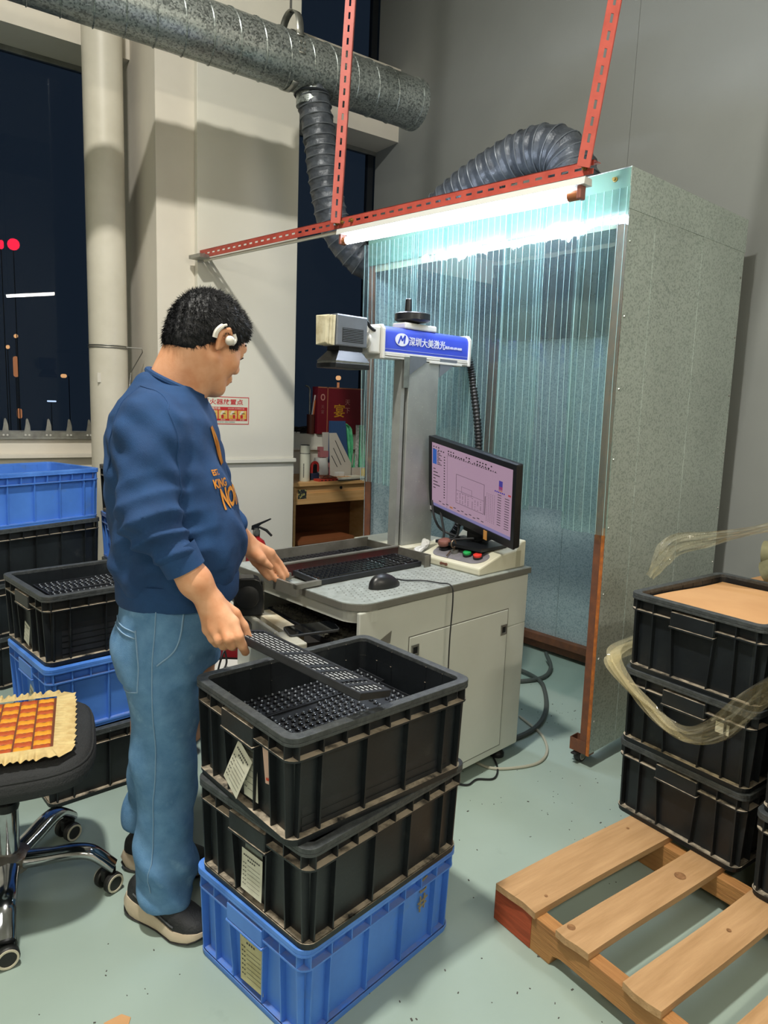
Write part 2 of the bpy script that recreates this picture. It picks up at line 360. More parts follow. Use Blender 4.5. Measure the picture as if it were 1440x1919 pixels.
# ---------------------------------------------------------------- red slotted angle frame with tube lamp
m_red = mat('red_angle', '#bb5346', .5, .0, c2='#a9463a', scale=12, wear=('#7a3a30', 20, .66))
def slotted(L, wdt=.045, th=.003, pitch=.052, slot=.028, sw=.009):
    g = G(); h = wdt; zc = -h / 2
    for face in (0, 1):
        def put(x0, x1, a, b):
            if face == 0: g.b2((x0, 0, a), (x1, th, b))
            else: g.b2((x0, 0, -th) if False else (x0, b * -1, -th), (x1, a * -1, 0))
        put(0, L, -h, -h / 2 - sw / 2); put(0, L, -h / 2 + sw / 2, 0)
        x = 0.
        while x < L:
            put(x, min(L, x + pitch - slot), -h / 2 - sw / 2, -h / 2 + sw / 2); x += pitch
    return g
A = Vector((1.592, 4.09, 2.245)); Bp = Vector((2.001, 1.637, 2.245)); dr = (Bp - A).normalized(); Lr = (Bp - A).length
t = thing('lamp_frame', 'red slotted angle frame reaching from the white panel to over the booth front', 'frame', A)
Mr = frame((0, 0, 0), dr, (0, 0, 1))     # x along rail, y up, z sideways
Mrail = frame((0, 0, 0), dr, Vector((0, 0, 1)).cross(dr))
g = slotted(Lr); o = g.build('rail', m_red, t); o.matrix_local = Mrail
for s_, top in ((1.245, (1.93, 2.83, 5.3)), (Lr + .004, (2.28, 1.40, 5.3))):
    p0 = dr * s_ + Vector((0, 0, -.03)); p1 = Vector(top) - A; ln = (p1 - p0).length
    g = slotted(ln); o = g.build('hanger', m_red, t)
    zc = (p1 - p0).normalized(); o.matrix_local = frame(p0 - dr * .0225 - Vector((.81, -.58, 0)) * .0, zc, Vector((0.58, 0.80, 0)).cross(zc) * -1) @ T(0, 0, .0225) @ RX(0)
m_brass = mat('brass_bolt', '#9a8246', .4, .7)
for s_ in (1.20, 1.235, 1.30, Lr - .03):
    p = dr * s_ + Vector((0, 0, -.022)); nn = Vector((-.986, -.165, 0))
    G().lathe([(.009, 0), (.009, .008), (.005, .008), (.005, .018)], 8, frame(p, Vector((0, 0, 1)), nn) @ RX(0) @ Matrix(((1, 0, 0, 0), (0, 0, 1, 0), (0, -1, 0, 0), (0, 0, 0, 1)))).build('wing_bolt', m_brass, t)
G().b2((-.02, -.06, -.055), (.10, .0, -.035), Mrail).build('wall_plate', m_steel, t)
G().tube([Vector((.02, -.02, -.055)) + dr * q for q in (0, Lr * .48)], .008, 6).build('conduit', mat('conduit_white', '#d5d0c0', .5), t)
m_tube = mat('tube_glow', '#ffffff', .3, emit='#dfeaff', estr=88.)
m_batten = mat('batten_white', '#d9dad6', .4)
m_endcap = mat('tube_end', '#b0704a', .35, .3); m_clip = mat('clip_brown', '#8b5648', .4)
s0, s1 = 1.25, Lr - .035
t = thing('tube_lamp', 'lit white fluorescent tube in a batten under the red frame', 'lamp', A)
g = G(); g.prism([(-.022, -.055), (.022, -.055), (.026, -.078), (-.026, -.078)], s0 - .03, s1 + .02, Matrix(((Mrail[0][1], 0, Mrail[0][0], 0), (Mrail[1][1], 0, Mrail[1][0], 0), (0, 1, 0, 0), (0, 0, 0, 1)))); g.build('batten', m_batten, t)
zt = -.105
G().tube([dr * (s0 + .02) + Vector((0, 0, zt)), dr * (s1 - .05) + Vector((0, 0, zt))], .0165, 20).build('tube', m_tube, t, smooth=True)
G().tube([dr * (s1 - .05) + Vector((0, 0, zt)), dr * (s1 - .012) + Vector((0, 0, zt))], .0168, 20).build('tube_end_cap', m_endcap, t, smooth=True)
G().tube([dr * (s0 - .005) + Vector((0, 0, zt)), dr * (s0 + .02) + Vector((0, 0, zt))], .0168, 20).build('tube_end_cap', m_endcap, t, smooth=True)
for q in (s0 - .012, s1 - .004):
    g = G(); g.b2((-.008, -.018, zt - .016), (.008, .018, -.07), T(*(dr * q)) @ RZ(math.degrees(math.atan2(dr.y, dr.x)))); g.build('lamp_holder', m_clip, t, bevel=.004)
# a second hanging tube lamp behind the viewer, mirrored in the window
t = thing('hanging_tube_lamp', 'lit tube lamp mirrored in the left window pane', 'lamp', (1.96, -1.0, 2.69))
G().tube([(-.42, .0, -.07), (.42, .0, .07)], .022, 14).build('tube', mat('tube_glow_far', '#ffffff', .3, emit='#fff4e0', estr=150.), t, smooth=True)
G().b2((-.46, -.03, .02), (.46, .03, .06), RY(-9.5)).build('batten', m_batten, t)
for x in (-.4, .4): G().cyl((x, 0, .06), (x, 0, 2.6), .004, n=6).build('suspension_rod', m_steel, t)
t2 = copy_tree(t); t2.location = (-.9, -.9, 2.69); t2['label'] = 'unseen tube lamp added as fill behind the viewer to the left'  # added out of view to brighten upright faces from the camera side
# ---------------------------------------------------------------- extraction booth on castors
m_rust = mat('rust_angle', '#6a4433', .65, .05, c2='#7d4d33', scale=20, wear=('#8a5a38', 9, .6))
m_orange = mat('rust_orange', '#c4702a', .7, c2='#9c5a2c', scale=30, lo=.35, hi=.6)
m_film = mat('black_film', '#0e1826', .25, c2='#1c2a3c', scale=8, bump=1., bscale=14)
m_strip = clearmat('curtain_clear', '#eaf5f3', '#a9c9cc', .09, .06, 4.)
m_strip2 = clearmat('curtain_overlap', '#e2f2ee', '#a5ccc6', .13, .06, 4.)
m_ribc = mat('curtain_rib', '#a9cac8', .2)
m_mint = clearmat('curtain_top', '#b5d2c8', '#7fa596', .55, .25)
booth = thing('extraction_booth', 'galvanised extraction booth on castors with clear strip curtain front', 'booth', (2.238, 1.626, 0))
tz = Vector((-.0135 * .811, .0135 * .583, 1)).normalized(); bx = Vector((math.cos(math.radians(6)), math.sin(math.radians(6)), 0)); bx = (bx - tz * bx.dot(tz)).normalized(); by = tz.cross(bx)
booth.matrix_world = Matrix(((bx.x, by.x, tz.x, 2.238), (bx.y, by.y, tz.y, 1.626), (bx.z, by.z, tz.z, 0), (0, 0, 0, 1)))
D, Wd, H0, H1 = .99, 1.41, .055, 2.27
def post(x, y, sx, sy):
    g = G(); a = .042
    g.cur = 0; g.b2((x, y, H0), (x + sx * a, y + sy * .004, H1 - .1)); g.cur = 1; g.b2((x, y, H0), (x + sx * .004, y + sy * a, H1 - .1)); g.cur = 0
    return g.build('post', [m_rust, m_rust], booth)
post(0, 0, 1, 1); post(D, 0, -1, 1); post(0, Wd, 1, -1); post(D, Wd, -1, -1)
G().b2((-.002, -.003, H0), (-.0005, .011, .98)).build('post_edge', m_orange, booth)
G().b2((-.002, -.003, .98), (-.0005, .009, 2.12)).build('post_edge', m_rust, booth)
xs = [0.0, .19, .385, .585, .79, D]
for i in range(5): G().b2((xs[i] + .001, -.0035 - .0012 * (i % 2), .065), (xs[i + 1] + .006, -.001 - .0012 * (i % 2), 2.135)).build('side_sheet', m_galv2, booth)
for i in range(4): G().b2((i * D / 4, Wd + .001, .065), ((i + 1) * D / 4 - .002, Wd + .004, 2.135)).build('side_sheet', m_galv_in, booth)
for i in range(5): G().b2((D + .001, i * Wd / 5, .10), (D + .004, (i + 1) * Wd / 5 - .002, 1.86)).build('rear_sheet', m_galv_in, booth)
g = G(); g.grid(lambda u, v: (D - .022 + .012 * math.sin(u * 31 + v * 4) + .008 * math.sin(u * 77 - v * 9), u * Wd, 1.80 + v * .44), 90, 14); g.build('film_top', m_film, booth, smooth=True, ang=80)
for nm, p, q in (('rear_rail', (D - .045, 0, .075), (D, Wd, .115)), ('rear_rail', (D - .006, 0, .02), (D, Wd, .075)), ('side_rail', (.0, .003, .06), (D, .045, .066)), ('side_rail', (0, Wd - .045, .06), (D, Wd - .003, .066)),
                 ('front_lintel', (.003, 0, 2.07), (.007, Wd, 2.145)), ('side_rail', (0, 0.004, 1.15), (.004, .04, 1.16))):
    G().b2(p, q).build(nm, m_rust if nm != 'front_lintel' else mat('lintel_tan', '#a8a68c', .6, .2, c2='#8f9283', scale=10), booth)
g = G(); g.b2((-.006, -.006, 2.13), (D + .01, -.002, H1)); g.build('fascia', m_galv2, booth)
g = G(); g.b2((-.004, -.004, 2.13), (-.001, Wd + .004, H1)); g.build('fascia', m_galv2, booth)
g = G(); g.b2((-.008, -.004, 2.10), (-.0055, Wd, 2.265)); g.build('curtain_header', m_mint, booth)
G().b2((0, 0, H1 - .003), (D, Wd, H1)).build('roof_sheet', m_galv2, booth)
g = G()
for y, z in ((.055, 2.235), (.7, 2.235), (1.3, 2.235)): g.lathe([(.009, 0), (.009, .004), (.006, .006), (.006, .014)], 8, T(-.008, y, z) @ RY(-90))
stuff(g.build('bolt', m_brass, booth))
g = G()
for i in range(8):
    for x in (.018, D - .012): g.lathe([(.006, 0), (.004, .004)], 6, T(x, -.004, .2 + i * .26) @ RX(90))
stuff(g.build('rivet', m_steel, booth))
ns = 8; wS = Wd / ns
for i in range(ns):
    y0 = i * wS - .012; y1 = (i + 1) * wS + .018; zb = 1.015 + .012 * math.sin(i * 2.1) - (.06 if i == 0 else 0); ph = i * 1.7
    def fn(u, v, y0=y0, y1=y1, zb=zb, ph=ph, i=i):
        z = 2.20 + (zb - 2.20) * v; k = min(1., v * 2.2)
        w_ = .009 * math.sin(u * 3.14) * math.sin(v * 5 + ph) * k + .0045 * math.sin(u * 12 + ph + v * 3) * k + .0008 * math.sin(u * 37 + ph + v * 2) * k
        return (-.014 - .010 * (i % 2) + w_, y0 + (y1 - y0) * u + .006 * math.sin(v * 4 + ph) * k, z)
    G().grid(fn, 36, 44).build('curtain_strip', m_strip if i % 2 else m_strip2, booth, smooth=True, ang=80)
    g = G()                                                   # moulded ribs down each strip
    for q in (.06, .2, .34, .5, .66, .8, .94):
        g.tube([Vector(fn(q, v / 30)) + Vector((-.002, 0, 0)) for v in range(31)], .0009, 4)
    stuff(g.build('strip_rib', m_ribc, booth, smooth=True))
m_cast = mat('castor_black', '#1b1c1c', .45); m_castw = mat('castor_white', '#c9c9c4', .4)
for x, y in ((.05, .06), (.92, .06), (.05, 1.35), (.92, 1.35)):
    c = G(); c.b2((x - .03, y - .03, .052), (x + .05, y + .035, .056)); c.b2((x - .03, y - .018, .02), (x + .012, y - .015, .054)); c.b2((x - .03, y + .015, .02), (x + .012, y + .018, .054))
    co = c.build('castor', m_steel, booth)
    G().lathe([(.012, -.013), (.026, -.013), (.028, -.008), (.028, .008), (.026, .013), (.012, .013)], 20, T(x - .012, y, .028) @ RX(90)).build('wheel', m_cast, co, smooth=True)
    G().lathe([(.004, -.0145), (.019, -.0145), (.019, .0145), (.004, .0145)], 20, T(x - .012, y, .028) @ RX(90)).build('wheel_hub', m_castw, co, smooth=True)
    G().b2((x - .065, y - .012, .044), (x - .02, y + .012, .052)).build('brake_pedal', m_cast, co, bevel=.003)
g = G(); g.ring([(-.003, .012), (.05, .012), (.05, .085), (-.003, .085)], [(-.001, .014), (.048, .014), (.048, .083), (-.001, .083)], .058, .11); g.build('foot_channel', m_rust, booth)
# ---------------------------------------------------------------- stacking crates
def crate_meshes(pref, m):
    L, W, H = .552, .428, .247
    g = G(); t1 = .020; t2 = .027
    o2 = rrect(L - 2 * t1, W - 2 * t1, .022); o1 = rrect(L - 2 * t2, W - 2 * t2, .018); i2 = rrect(L - 2 * t1 - .005, W - 2 * t1 - .005, .02); i1 = rrect(L - 2 * t2 - .006, W - 2 * t2 - .006, .016)
    g.ring(o1, i1, .004, H - .004, o2=o2, i2=i2); g.prism(o1, .002, .010)
    # foot flange and shoulder flange
    g.ring(rrect(L - .016, W - .016, .03), rrect(L - 2 * t2, W - 2 * t2, .018), .010, .016)
    g.ring(rrect(L - .020, W - .020, .03), rrect(L - .024, W - .024, .028), .0, .016)
    def wall_at(z): return t2 + (t1 - t2) * z / H
    hw = .068
    for sg in (1, -1):
        # shoulder flange on long sides, interrupted on short sides by the handle
        if sg == 1: g.ring(rrect(L - .006, W - .006, .03), rrect(L - .048, W - .048, .02), H - .056, H - .0515)
        for k in range(-4, 5):     # short webs under the rim
            x = k * .0625; g.b2((x - .0016, sg * (W / 2 - .004), H - .0515), (x + .0016, sg * (W / 2 - .024), H - .010))
        for x in (-.243, -.1875, -.0625, .0625, .1875, .243):  # full ribs
            g.hexa([(x - .002, sg * (W / 2 - .012), .016), (x + .002, sg * (W / 2 - .012), .016), (x + .002, sg * (W / 2 - .03), .016), (x - .002, sg * (W / 2 - .03), .016)],
                   [(x - .002, sg * (W / 2 - .006), H - .056), (x + .002, sg * (W / 2 - .006), H - .056), (x + .002, sg * (W / 2 - .026), H - .056), (x - .002, sg * (W / 2 - .026), H - .056)])
        for y in (-.186, -.128, -hw, hw, .128, .186):
            y0 = y * (.82 if abs(y) == hw else 1)
            g.hexa([(sg * (L / 2 - .012), y0 - .002, .016), (sg * (L / 2 - .012), y0 + .002, .016), (sg * (L / 2 - .03), y0 + .002, .016), (sg * (L / 2 - .03), y0 - .002, .016)],
                   [(sg * (L / 2 - .004), y - .002, H - .052), (sg * (L / 2 - .004), y + .002, H - .052), (sg * (L / 2 - .026), y + .002, H - .052), (sg * (L / 2 - .026), y - .002, H - .052)])
            g.b2((sg * (L / 2 - .004), y - .0016, H - .052), (sg * (L / 2 - .024), y + .0016, H - .010))
    body = g.mesh(pref + '_body', m)
    g = G(); g.ring(rrect(L, W, .032), rrect(L - .046, W - .046, .02), H - .012, H); g.ring(rrect(L, W, .032), rrect(L - .006, W - .006, .03), H - .020, H - .012)
    rim = g.mesh(pref + '_rim', m)
    hs = []
    for sg in (1, -1):
        g = G(); g.b2((sg * (L / 2 - .022), -hw, H - .072), (sg * (L / 2 + .001), hw, H - .028)); g.b2((sg * (L / 2 - .022), -hw - .003, H - .079), (sg * (L / 2 + .003), hw + .003, H - .072))
        hs.append(g.mesh(pref + '_handle', m))
    return body, rim, hs
m_cb = mat('crate_black', '#15191d', .42, c2='#1e2327', scale=6, wear=('#393b3b', 7, .62), dust='#bbae99', dustamt=1., bump=.05, bscale=60, spec=.45)
m_cbr = mat('crate_black_rim', '#34383a', .5, c2='#474b4c', scale=60, lo=.35, hi=.65, bump=.25, bscale=150)
m_blue = mat('crate_blue', '#5288de', .42, c2='#4a7dd2', scale=5, wear=('#5d83b8', 6, .62), dust='#7f86a0', dustamt=.55, spec=.45)
m_blue_r = mat('crate_blue_rim', '#5a90e6', .42, c2='#4378cf', scale=8)
cb = crate_meshes('crate_black', m_cb); cbl = crate_meshes('crate_blue', m_blue)
cb[1].materials.clear(); cb[1].materials.append(m_cbr); cbl[1].materials.clear(); cbl[1].materials.append(m_blue_r)
CH = .247
def crate(label, x, y, z, yaw, blue=False, sc=1., group=None):
    b, r, h = cbl if blue else cb
    t = thing('stacking_crate', label, 'crate', (x, y, z), yaw, group); t.scale = (sc, sc, sc)
    link('crate_body', b, t); link('rim', r, t, bevel=.002)
    for q in h: link('handle', q, t, bevel=.003)
    return t
GF = 'crates stacked in front of the standing person'; GA = 'crates stacked behind the office chair'; GB = 'crates stacked under the left window'; GC = 'crates stacked beside the drain pipe'; GR = 'crates on the wooden pallet'; GS = 'crates at the right picture edge'
c_top = crate('black crate full of keyboard switch plates, topmost of the nearest stack', .894, 1.409, 2 * CH, 5.7, group=GF)
c_mid = crate('black crate between a blue crate and the open crate, nearest stack', .906, 1.412, CH, 11.2, group=GF)
c_low = crate('worn blue crate at the bottom of the nearest stack', .907, 1.426, 0, 11.4, True, group=GF)
a_top = crate('dusty black crate of switch plates beside the person\'s back', .659, 2.715, 2 * CH, 8.9, group=GA)
a_mid = crate('blue crate under the dusty black crate behind the chair seat', .659, 2.694, CH, 8.1, True, group=GA)
a_low = crate('black crate on the floor behind the chair, below a blue crate', .659, 2.669, 0, 6, group=GA)
sc = 1.042; HS = CH * sc
b4 = crate('empty blue crate on top of the stack under the left window', .593, 3.897, 3 * HS, 20.8, True, sc, GB)
crate('black crate directly under the empty blue crate by the window', .593, 3.897, 2 * HS, 20.8, False, sc, GB)
crate('black crate second from the floor in the stack below the left window', .593, 3.897, HS, 20.8, False, sc, GB)
crate('black crate on the floor below the left window', .593, 3.897, 0, 20.8, False, sc, GB)
c4 = crate('black crate holding a crumpled bag at the foot of the drain pipe', 1.275, 3.80, 3 * HS, 1, False, sc, GC)
crate('bright blue crate under the black crate with the crumpled bag', 1.275, 3.80, 2 * HS, 1, True, sc, GC)
crate('black crate second from the floor beside the drain pipe', 1.275, 3.80, HS, 1, False, sc, GC)
crate('black crate on the floor beside the drain pipe', 1.275, 3.80, 0, 1, False, sc, GC)
ZP = .12
r3 = crate('black crate with brown cardboard on top, topmost on the pallet', 2.185, 1.078, ZP + 2 * CH, 1.0, group=GR)
r2 = crate('black crate with a small white tag, middle of the pallet stack', 2.188, 1.078, ZP + CH, .6, group=GR)
r1 = crate('black crate standing directly on the pallet planks', 2.195, 1.076, ZP, 0, group=GR)
crate('black crate at the right picture edge, top of its stack', 2.165, .618, ZP + 2 * CH, 2, group=GS)
crate('black crate at the right picture edge, middle of its stack', 2.165, .618, ZP + CH, 2, group=GS)
crate('black crate at the right picture edge, lowest on the pallet', 2.16, .618, ZP, 2, group=GS)
# paper labels
m_paper = mat('label_paper', '#d8d6c6', .8, c2='#c9c6b4', scale=20); m_ink = mat('ink', '#3b3a38', .8); m_pink = mat('label_pink', '#d9b6a4', .8); m_redink = mat('ink_red', '#c4492f', .8)
m_tape = clearmat('tape_clear', '#c9ccc6', '#8d9288', .35, .2)
def label(parent, M, w, h, rows, m=None, curl=.0, head=True):
    g = G(); g.grid(lambda u, v: ((u - .5) * w + curl * .4 * v * v, (.5 - v) * h, curl * (v ** 2) * .6 + .0006), 6, 8)
    o = g.build('paper_label', m or m_paper, parent); o.matrix_local = M
    g = G()
    def dash(x0, x1, y, t_):
        v = .5 - y / h; z = curl * v * v * .6 + .0016; dx = curl * .4 * v * v; g.b2((x0 + dx, y - t_ / 2, z - .0002), (x1 + dx, y + t_ / 2, z))
    if head:
        for k in range(9): dash(-w * .40 + k * w * .09, -w * .40 + k * w * .09 + w * .06, h * .36, h * .035)
        for k in range(4): dash(-w * .2 + k * w * .1, -w * .2 + k * w * .1 + w * .06, h * .27, h * .035)
    for k in range(rows):
        y = h * (.16 - k * .6 / max(1, rows)); dash(-w * .42, -w * .36, y, h * .02); dash(-w * .32, -w * .27, y, h * .02); dash(-w * .2, w * .4, y - h * .018, h * .006)
    stuff(g.build('print', m_ink, o))
    return o
def on_short(y, z, roll=0, out=.012, sgn=-1, tilt=0):   # plane on the short side facing -x: paper x -> -y, y -> z, normal -x
    return Matrix(((0, 0, sgn, sgn * (.276 - .02 + out)), (sgn, 0, 0, y), (0, 1, 0, z), (0, 0, 0, 1))) @ RX(tilt) @ RZ(roll)
label(c_top, on_short(-.005, .095, -22, .02, tilt=-10), .072, .115, 6, curl=-.01)
label(c_top, on_short(-.035, .10, 4, .003), .06, .13, 5)
o = label(c_top, on_short(-.105, .145, 10, .004), .026, .085, 0, m_pink, head=False)
G().b2((-.006, -.034, .002), (.006, -.028, .0024)).build('stamp', m_redink, o)
G().b2((-.03, -.03, 0), (.03, .03, .0006), on_short(-.02, .165, 0, .004)).build('tape_patch', m_tape, c_top)
label(c_mid, on_short(-.005, .085, 0, .006), .078, .10, 6, curl=.008)
G().b2((-.035, -.03, 0), (.03, .045, .0006), on_short(-.01, .15, 0, .003)).build('tape_patch', m_tape, c_mid)
label(c_low, on_short(-.012, .10, 3, .004), .088, .135, 7, mat('label_old', '#c6c096', .85, c2='#b5ac80', scale=25), curl=.004)
label(a_top, on_short(-.02, .075, -14, .012), .05, .075, 3)
label(a_mid, on_short(-.03, .08, -20, .01), .06, .11, 4)
o = G().b2((-.02, -.016, 0), (.02, .016, .001)).build('tag', m_paper, r2); o.matrix_local = on_short(-.118, .165, 0, .006)
m_scr = mat('scribble_tan', '#8f8566', .8)
g = G()
for (x0, z0, x1, z1) in ((.0, .03, .03, .036), (.004, .02, .004, -.0), (.004, .0, .026, .003), (.026, .003, .027, .024), (.004, .021, .027, .025), (-.004, -.03, .034, -.022), (.006, -.012, .004, -.055), (.022, -.01, .02, -.05), (.0, -.042, .03, -.036)):
    g.tube([(x0, 0, z0), (x1, 0, z1)], .0022, 4)
g.build('scribble', m_scr, c_low, loc=(.135, -.196, .165))
text('moulded_letters', 'HEJ', .05, Matrix(((1, 0, 0, .13), (0, 0, -1, -.1935), (0, 1, 0, .15), (0, 0, 0, 1))), mat('crate_blue_dark', '#27427a', .6), a_mid, sx=1.2)
# ---------------------------------------------------------------- keyboards
m_key = mat('key_black', '#16181c', .16, spec=.8); m_keyb = mat('keyboard_base_black', '#191b1f', .45, c2='#22252a', scale=15)
def switch_plate_mesh():
    g = G(); g.b2((-.22, -.065, 0), (.22, .065, .011)); g.ring([(-.222, -.067), (.222, -.067), (.222, .067), (-.222, .067)], [(-.218, -.063), (.218, -.063), (.218, .063), (-.218, .063)], .0, .016)
    base = g.mesh('switch_plate', m_keyb)
    g = G(); r2 = random.Random(3)
    for j in range(6):
        for i in range(21):
            if i in (15, ) or (i in (17,) and j < 5) or (j == 5 and 3 < i < 10): continue
            x = -.21 + i * .0205 + (j % 3) * .003; y = -.053 + j * .0205
            g.cur = 0; g.lathe([(.0062, .011), (.0058, .0145), (.0026, .0155)], 8, T(x, y, 0)); g.cur = 1; g.lathe([(.0026, .0155), (.0026, .0185), (.001, .0195)], 6, T(x, y, 0))
    return base, g.mesh('switch_domes', [m_key, mat('switch_tip_glint', '#8e959d', .25)], True, 40)  # stem tips coloured pale so that each switch seems to glint
SPB, SPD = switch_plate_mesh()
def splate(label, x, y, z, yaw, group, dome=True, tilt=0):
    t = tag(link('switch_plate', SPB), label, 'keyboard', group); t.location = (x, y, z); t.rotation_euler = (math.radians(tilt), 0, math.radians(yaw))
    if dome: stuff(link('key_switches', SPD, t))
    return t
zf = 2 * CH + .012; ca = math.radians(5.7)
def inc(cx, cy, ang, lx, ly): a = math.radians(ang); return (cx + lx * math.cos(a) - ly * math.sin(a), cy + lx * math.sin(a) + ly * math.cos(a))
nl = 7
for k in range(nl):
    for q, ly in enumerate((-.122, .012, .146)):
        top = k == nl - 1; lx = (-.012, .0, .02)[q] * (1 if top else .4); x, y = inc(.894, 1.409, 5.7, lx * .8, ly if not top else ly)
        lb = ('black switch plate beside the near rim of the open crate', 'black switch plate in the middle of the open crate', 'black switch plate against the far wall of the open crate')[q] if top else 'black switch plate buried in the nearest open crate'
        splate(lb, x, y, zf + k * .0215, 5.7 + (0, .7, -.6)[q], 'switch plates in the open crate', top)
nl = 10
for k in range(nl):
    for q, ly in enumerate((-.124, .010)):
        top = k == nl - 1; x, y = inc(.659, 2.715, 8.9, .01, ly)
        lb = ('black switch plate at the near rim of the dusty crate', 'black switch plate behind another in the dusty crate')[q] if top else 'black switch plate buried in the dusty crate'
        splate(lb, x, y, zf + k * .0215, 8.9, 'switch plates in the dusty crate', top)
# cardboard on the pallet stack
m_card = mat('cardboard_tan', '#c99b6a', .85, c2='#bf9060', scale=3, wear=('#b08352', 5, .68))
g = G(); g.grid(lambda u, v: ((u - .5) * .492, (v - .5) * .368, .004 * math.sin(u * 2.5 + v * 2) + .002 * math.sin(u * 6)), 12, 10)
o = tag(g.build('cardboard_sheet', m_card, solid=.005), 'tan cardboard sheet lying inside the top pallet crate', 'cardboard'); o.location = (2.185, 1.078, ZP + 3 * CH - .026); o.rotation_euler = (0, 0, math.radians(1))
g = G(); g.box((0, 0, -.1), (.40, .30, .19)); o = tag(g.build('carton', m_card), 'tan carton filling the crate below the cardboard sheet', 'box'); o.location = (2.185, 1.078, ZP + 3 * CH - .036); o.rotation_euler = (0, 0, math.radians(1))
# stretch film bands round the pallet load
m_filmc = clearmat('stretch_film', '#fffdf4', '#fff3cc', .13, .06, 12.)
def film(name, label, pts, w, seed):
    r3_ = random.Random(seed); P = bez(pts, 14); g = G(); nP = len(P)
    def fn(u, v):
        i = min(int(u * (nP - 1)), nP - 2); f = u * (nP - 1) - i; p = P[i].lerp(P[i + 1], f); tg = (P[min(i + 2, nP - 1)] - P[max(i - 1, 0)]).normalized()
        up = Vector((0, 0, 1)); up = (up - tg * up.dot(tg)).normalized(); sd = tg.cross(up); a = (v - .5)
        ww = w * (.75 + .35 * math.sin(u * 9 + seed))
        return p + up * a * ww + sd * (.018 * math.sin(v * 14 + u * 17 + seed) + .010 * math.sin(v * 31 - u * 9))
    g.grid(fn, 90, 22); return tag(g.build(name, m_filmc, smooth=True, ang=80), label, 'film')
film('stretch_film', 'loose clear stretch film drooping across the middle pallet crate', [(2.25, 1.33, .70), (2.05, 1.335, .66), (1.893, 1.32, .64), (1.872, 1.22, .57), (1.868, 1.10, .51), (1.865, 1.02, .50), (1.862, .93, .56), (1.858, .85, .67), (1.855, .76, .77), (1.852, .62, .86), (1.85, .45, .92)], .062, 2)
film('stretch_film', 'clear stretch film rising behind the cardboard towards the right edge', [(2.22, 1.42, .84), (2.24, 1.40, .90), (2.27, 1.36, .965), (2.30, 1.25, 1.005), (2.32, 1.13, 1.05), (2.34, 1.0, 1.10), (2.36, .85, 1.15)], .07, 5)
m_olive = mat('olive_cloth', '#8f8c6c', .9, c2='#79765a', scale=12)
t = thing('cloth_bundle', 'rolled olive cloth behind the pallet crates at the right', 'cloth', (2.93, 1.20, 0))
g = G(); g.tube(bez([(0, -.3, .86), (0, -.1, .87), (0, .05, .88), (-.02, .16, .87)], 6), .055, 14); g.tube(bez([(-.06, -.3, .80), (-.07, -.1, .80), (-.05, .08, .82), (-.05, .13, .80)], 6), .05, 14); g.build('cloth_roll', m_olive, t, smooth=True)
G().b2((-.13, -.45, 0), (.13, .2, .76)).build('carton', m_card, t)
# crumpled bag in the crate by the drain pipe
m_bag = mat('crumpled_bag', '#8d8069', .7, c2='#6e6351', scale=30, bump=.6, bscale=40)
g = G(); r4 = random.Random(5)
g.grid(lambda u, v: (-.215 + .43 * u, -.16 + .32 * v, .03 * math.sin(u * 19 + v * 7) * math.sin(v * 13) + .035 * math.sin(u * 8 + 1) + .02 * math.sin(v * 29 + u * 5)), 50, 36)
o = tag(g.build('crumpled_bag', m_bag, smooth=True, ang=60), 'crumpled brown bag stuffed into the crate by the drain pipe', 'bag'); o.location = (1.275, 3.80, 4 * HS - .045)
# ---------------------------------------------------------------- pallet
m_wood = mat('pallet_wood', '#c39c70', .7, c2='#a98358', scale=3.2, lo=.3, hi=.7, stretch=(1.2, 14, 14), bump=.25, bscale=9, wear=('#8a6a48', 6, .68))
m_wood2 = mat('pallet_wood_orange', '#b9864e', .7, c2='#99683a', scale=3.0, lo=.3, hi=.7, stretch=(14, 1.2, 14), bump=.3, bscale=9)
m_redw = mat('pallet_red_end', '#b3502c', .7, c2='#93401f', scale=5, stretch=(14, 1.5, 14))
m_knot = mat('knot_brown', '#7d5836', .8, c2='#9a7048', scale=60)
pal = thing('wooden_pallet', 'wooden pallet of spaced planks carrying black crates at the right', 'pallet', (0, 0, 0))
yy = [(1.223, 1.084, 1.326, 2.60), (1.012, .914, 1.326, 2.60), (.816, .718, 1.326, 2.6), (.612, .512, 1.326, 2.6), (.41, .31, 1.326, 2.6), (.21, .11, 1.326, 2.6)]
for i, (y1, y0, x0, x1) in enumerate(yy):
    g = G(); g.grid(lambda u, v: (x0 + .004 * math.sin(v * 5 + i) + (x1 - x0) * u, y0 + (y1 - y0) * v + .002 * math.sin(u * 9 + i), .1195 + .0008 * math.sin(u * 7 + i)), 20, 3)
    o = g.build('plank', m_wood, pal); md = o.modifiers.new('s', 'SOLIDIFY'); md.thickness = .019; md.offset = -1
    for (kx, ky, kr) in (((1.365, .85, .011), (1.79, .45, .016)) if i == 1 else ((1.7, .5, .006),) if i == 2 else ((1.40, .2, .005), (1.86, .7, .005))):
        g = G(); g.lathe([(kr, 0), (kr, .0005)], 14, T(kx, y0 + (y1 - y0) * ky, .1204))
        g.build('knot', m_knot, o)
for x in (1.335, 1.905, 2.52):
    out = [(1.232, .0), (1.232, .1005), (.08, .1005), (.08, 0), (.20, 0), (.22, .028), (.25, .038), (.52, .038), (.55, .028), (.57, 0), (.735, 0), (.755, .028), (.785, .038), (1.0, .038), (1.025, .03), (1.035, .0)]
    Mx = Matrix(((0, 0, 1, x), (1, 0, 0, 0), (0, 1, 0, 0), (0, 0, 0, 1)))
    G().prism(out, 0, .04, Mx).build('stringer', m_wood2, pal, bevel=.002)
G().b2((1.3335, 1.10, .002), (1.3345, 1.2335, .0985)).build('painted_end', m_redw, pal)
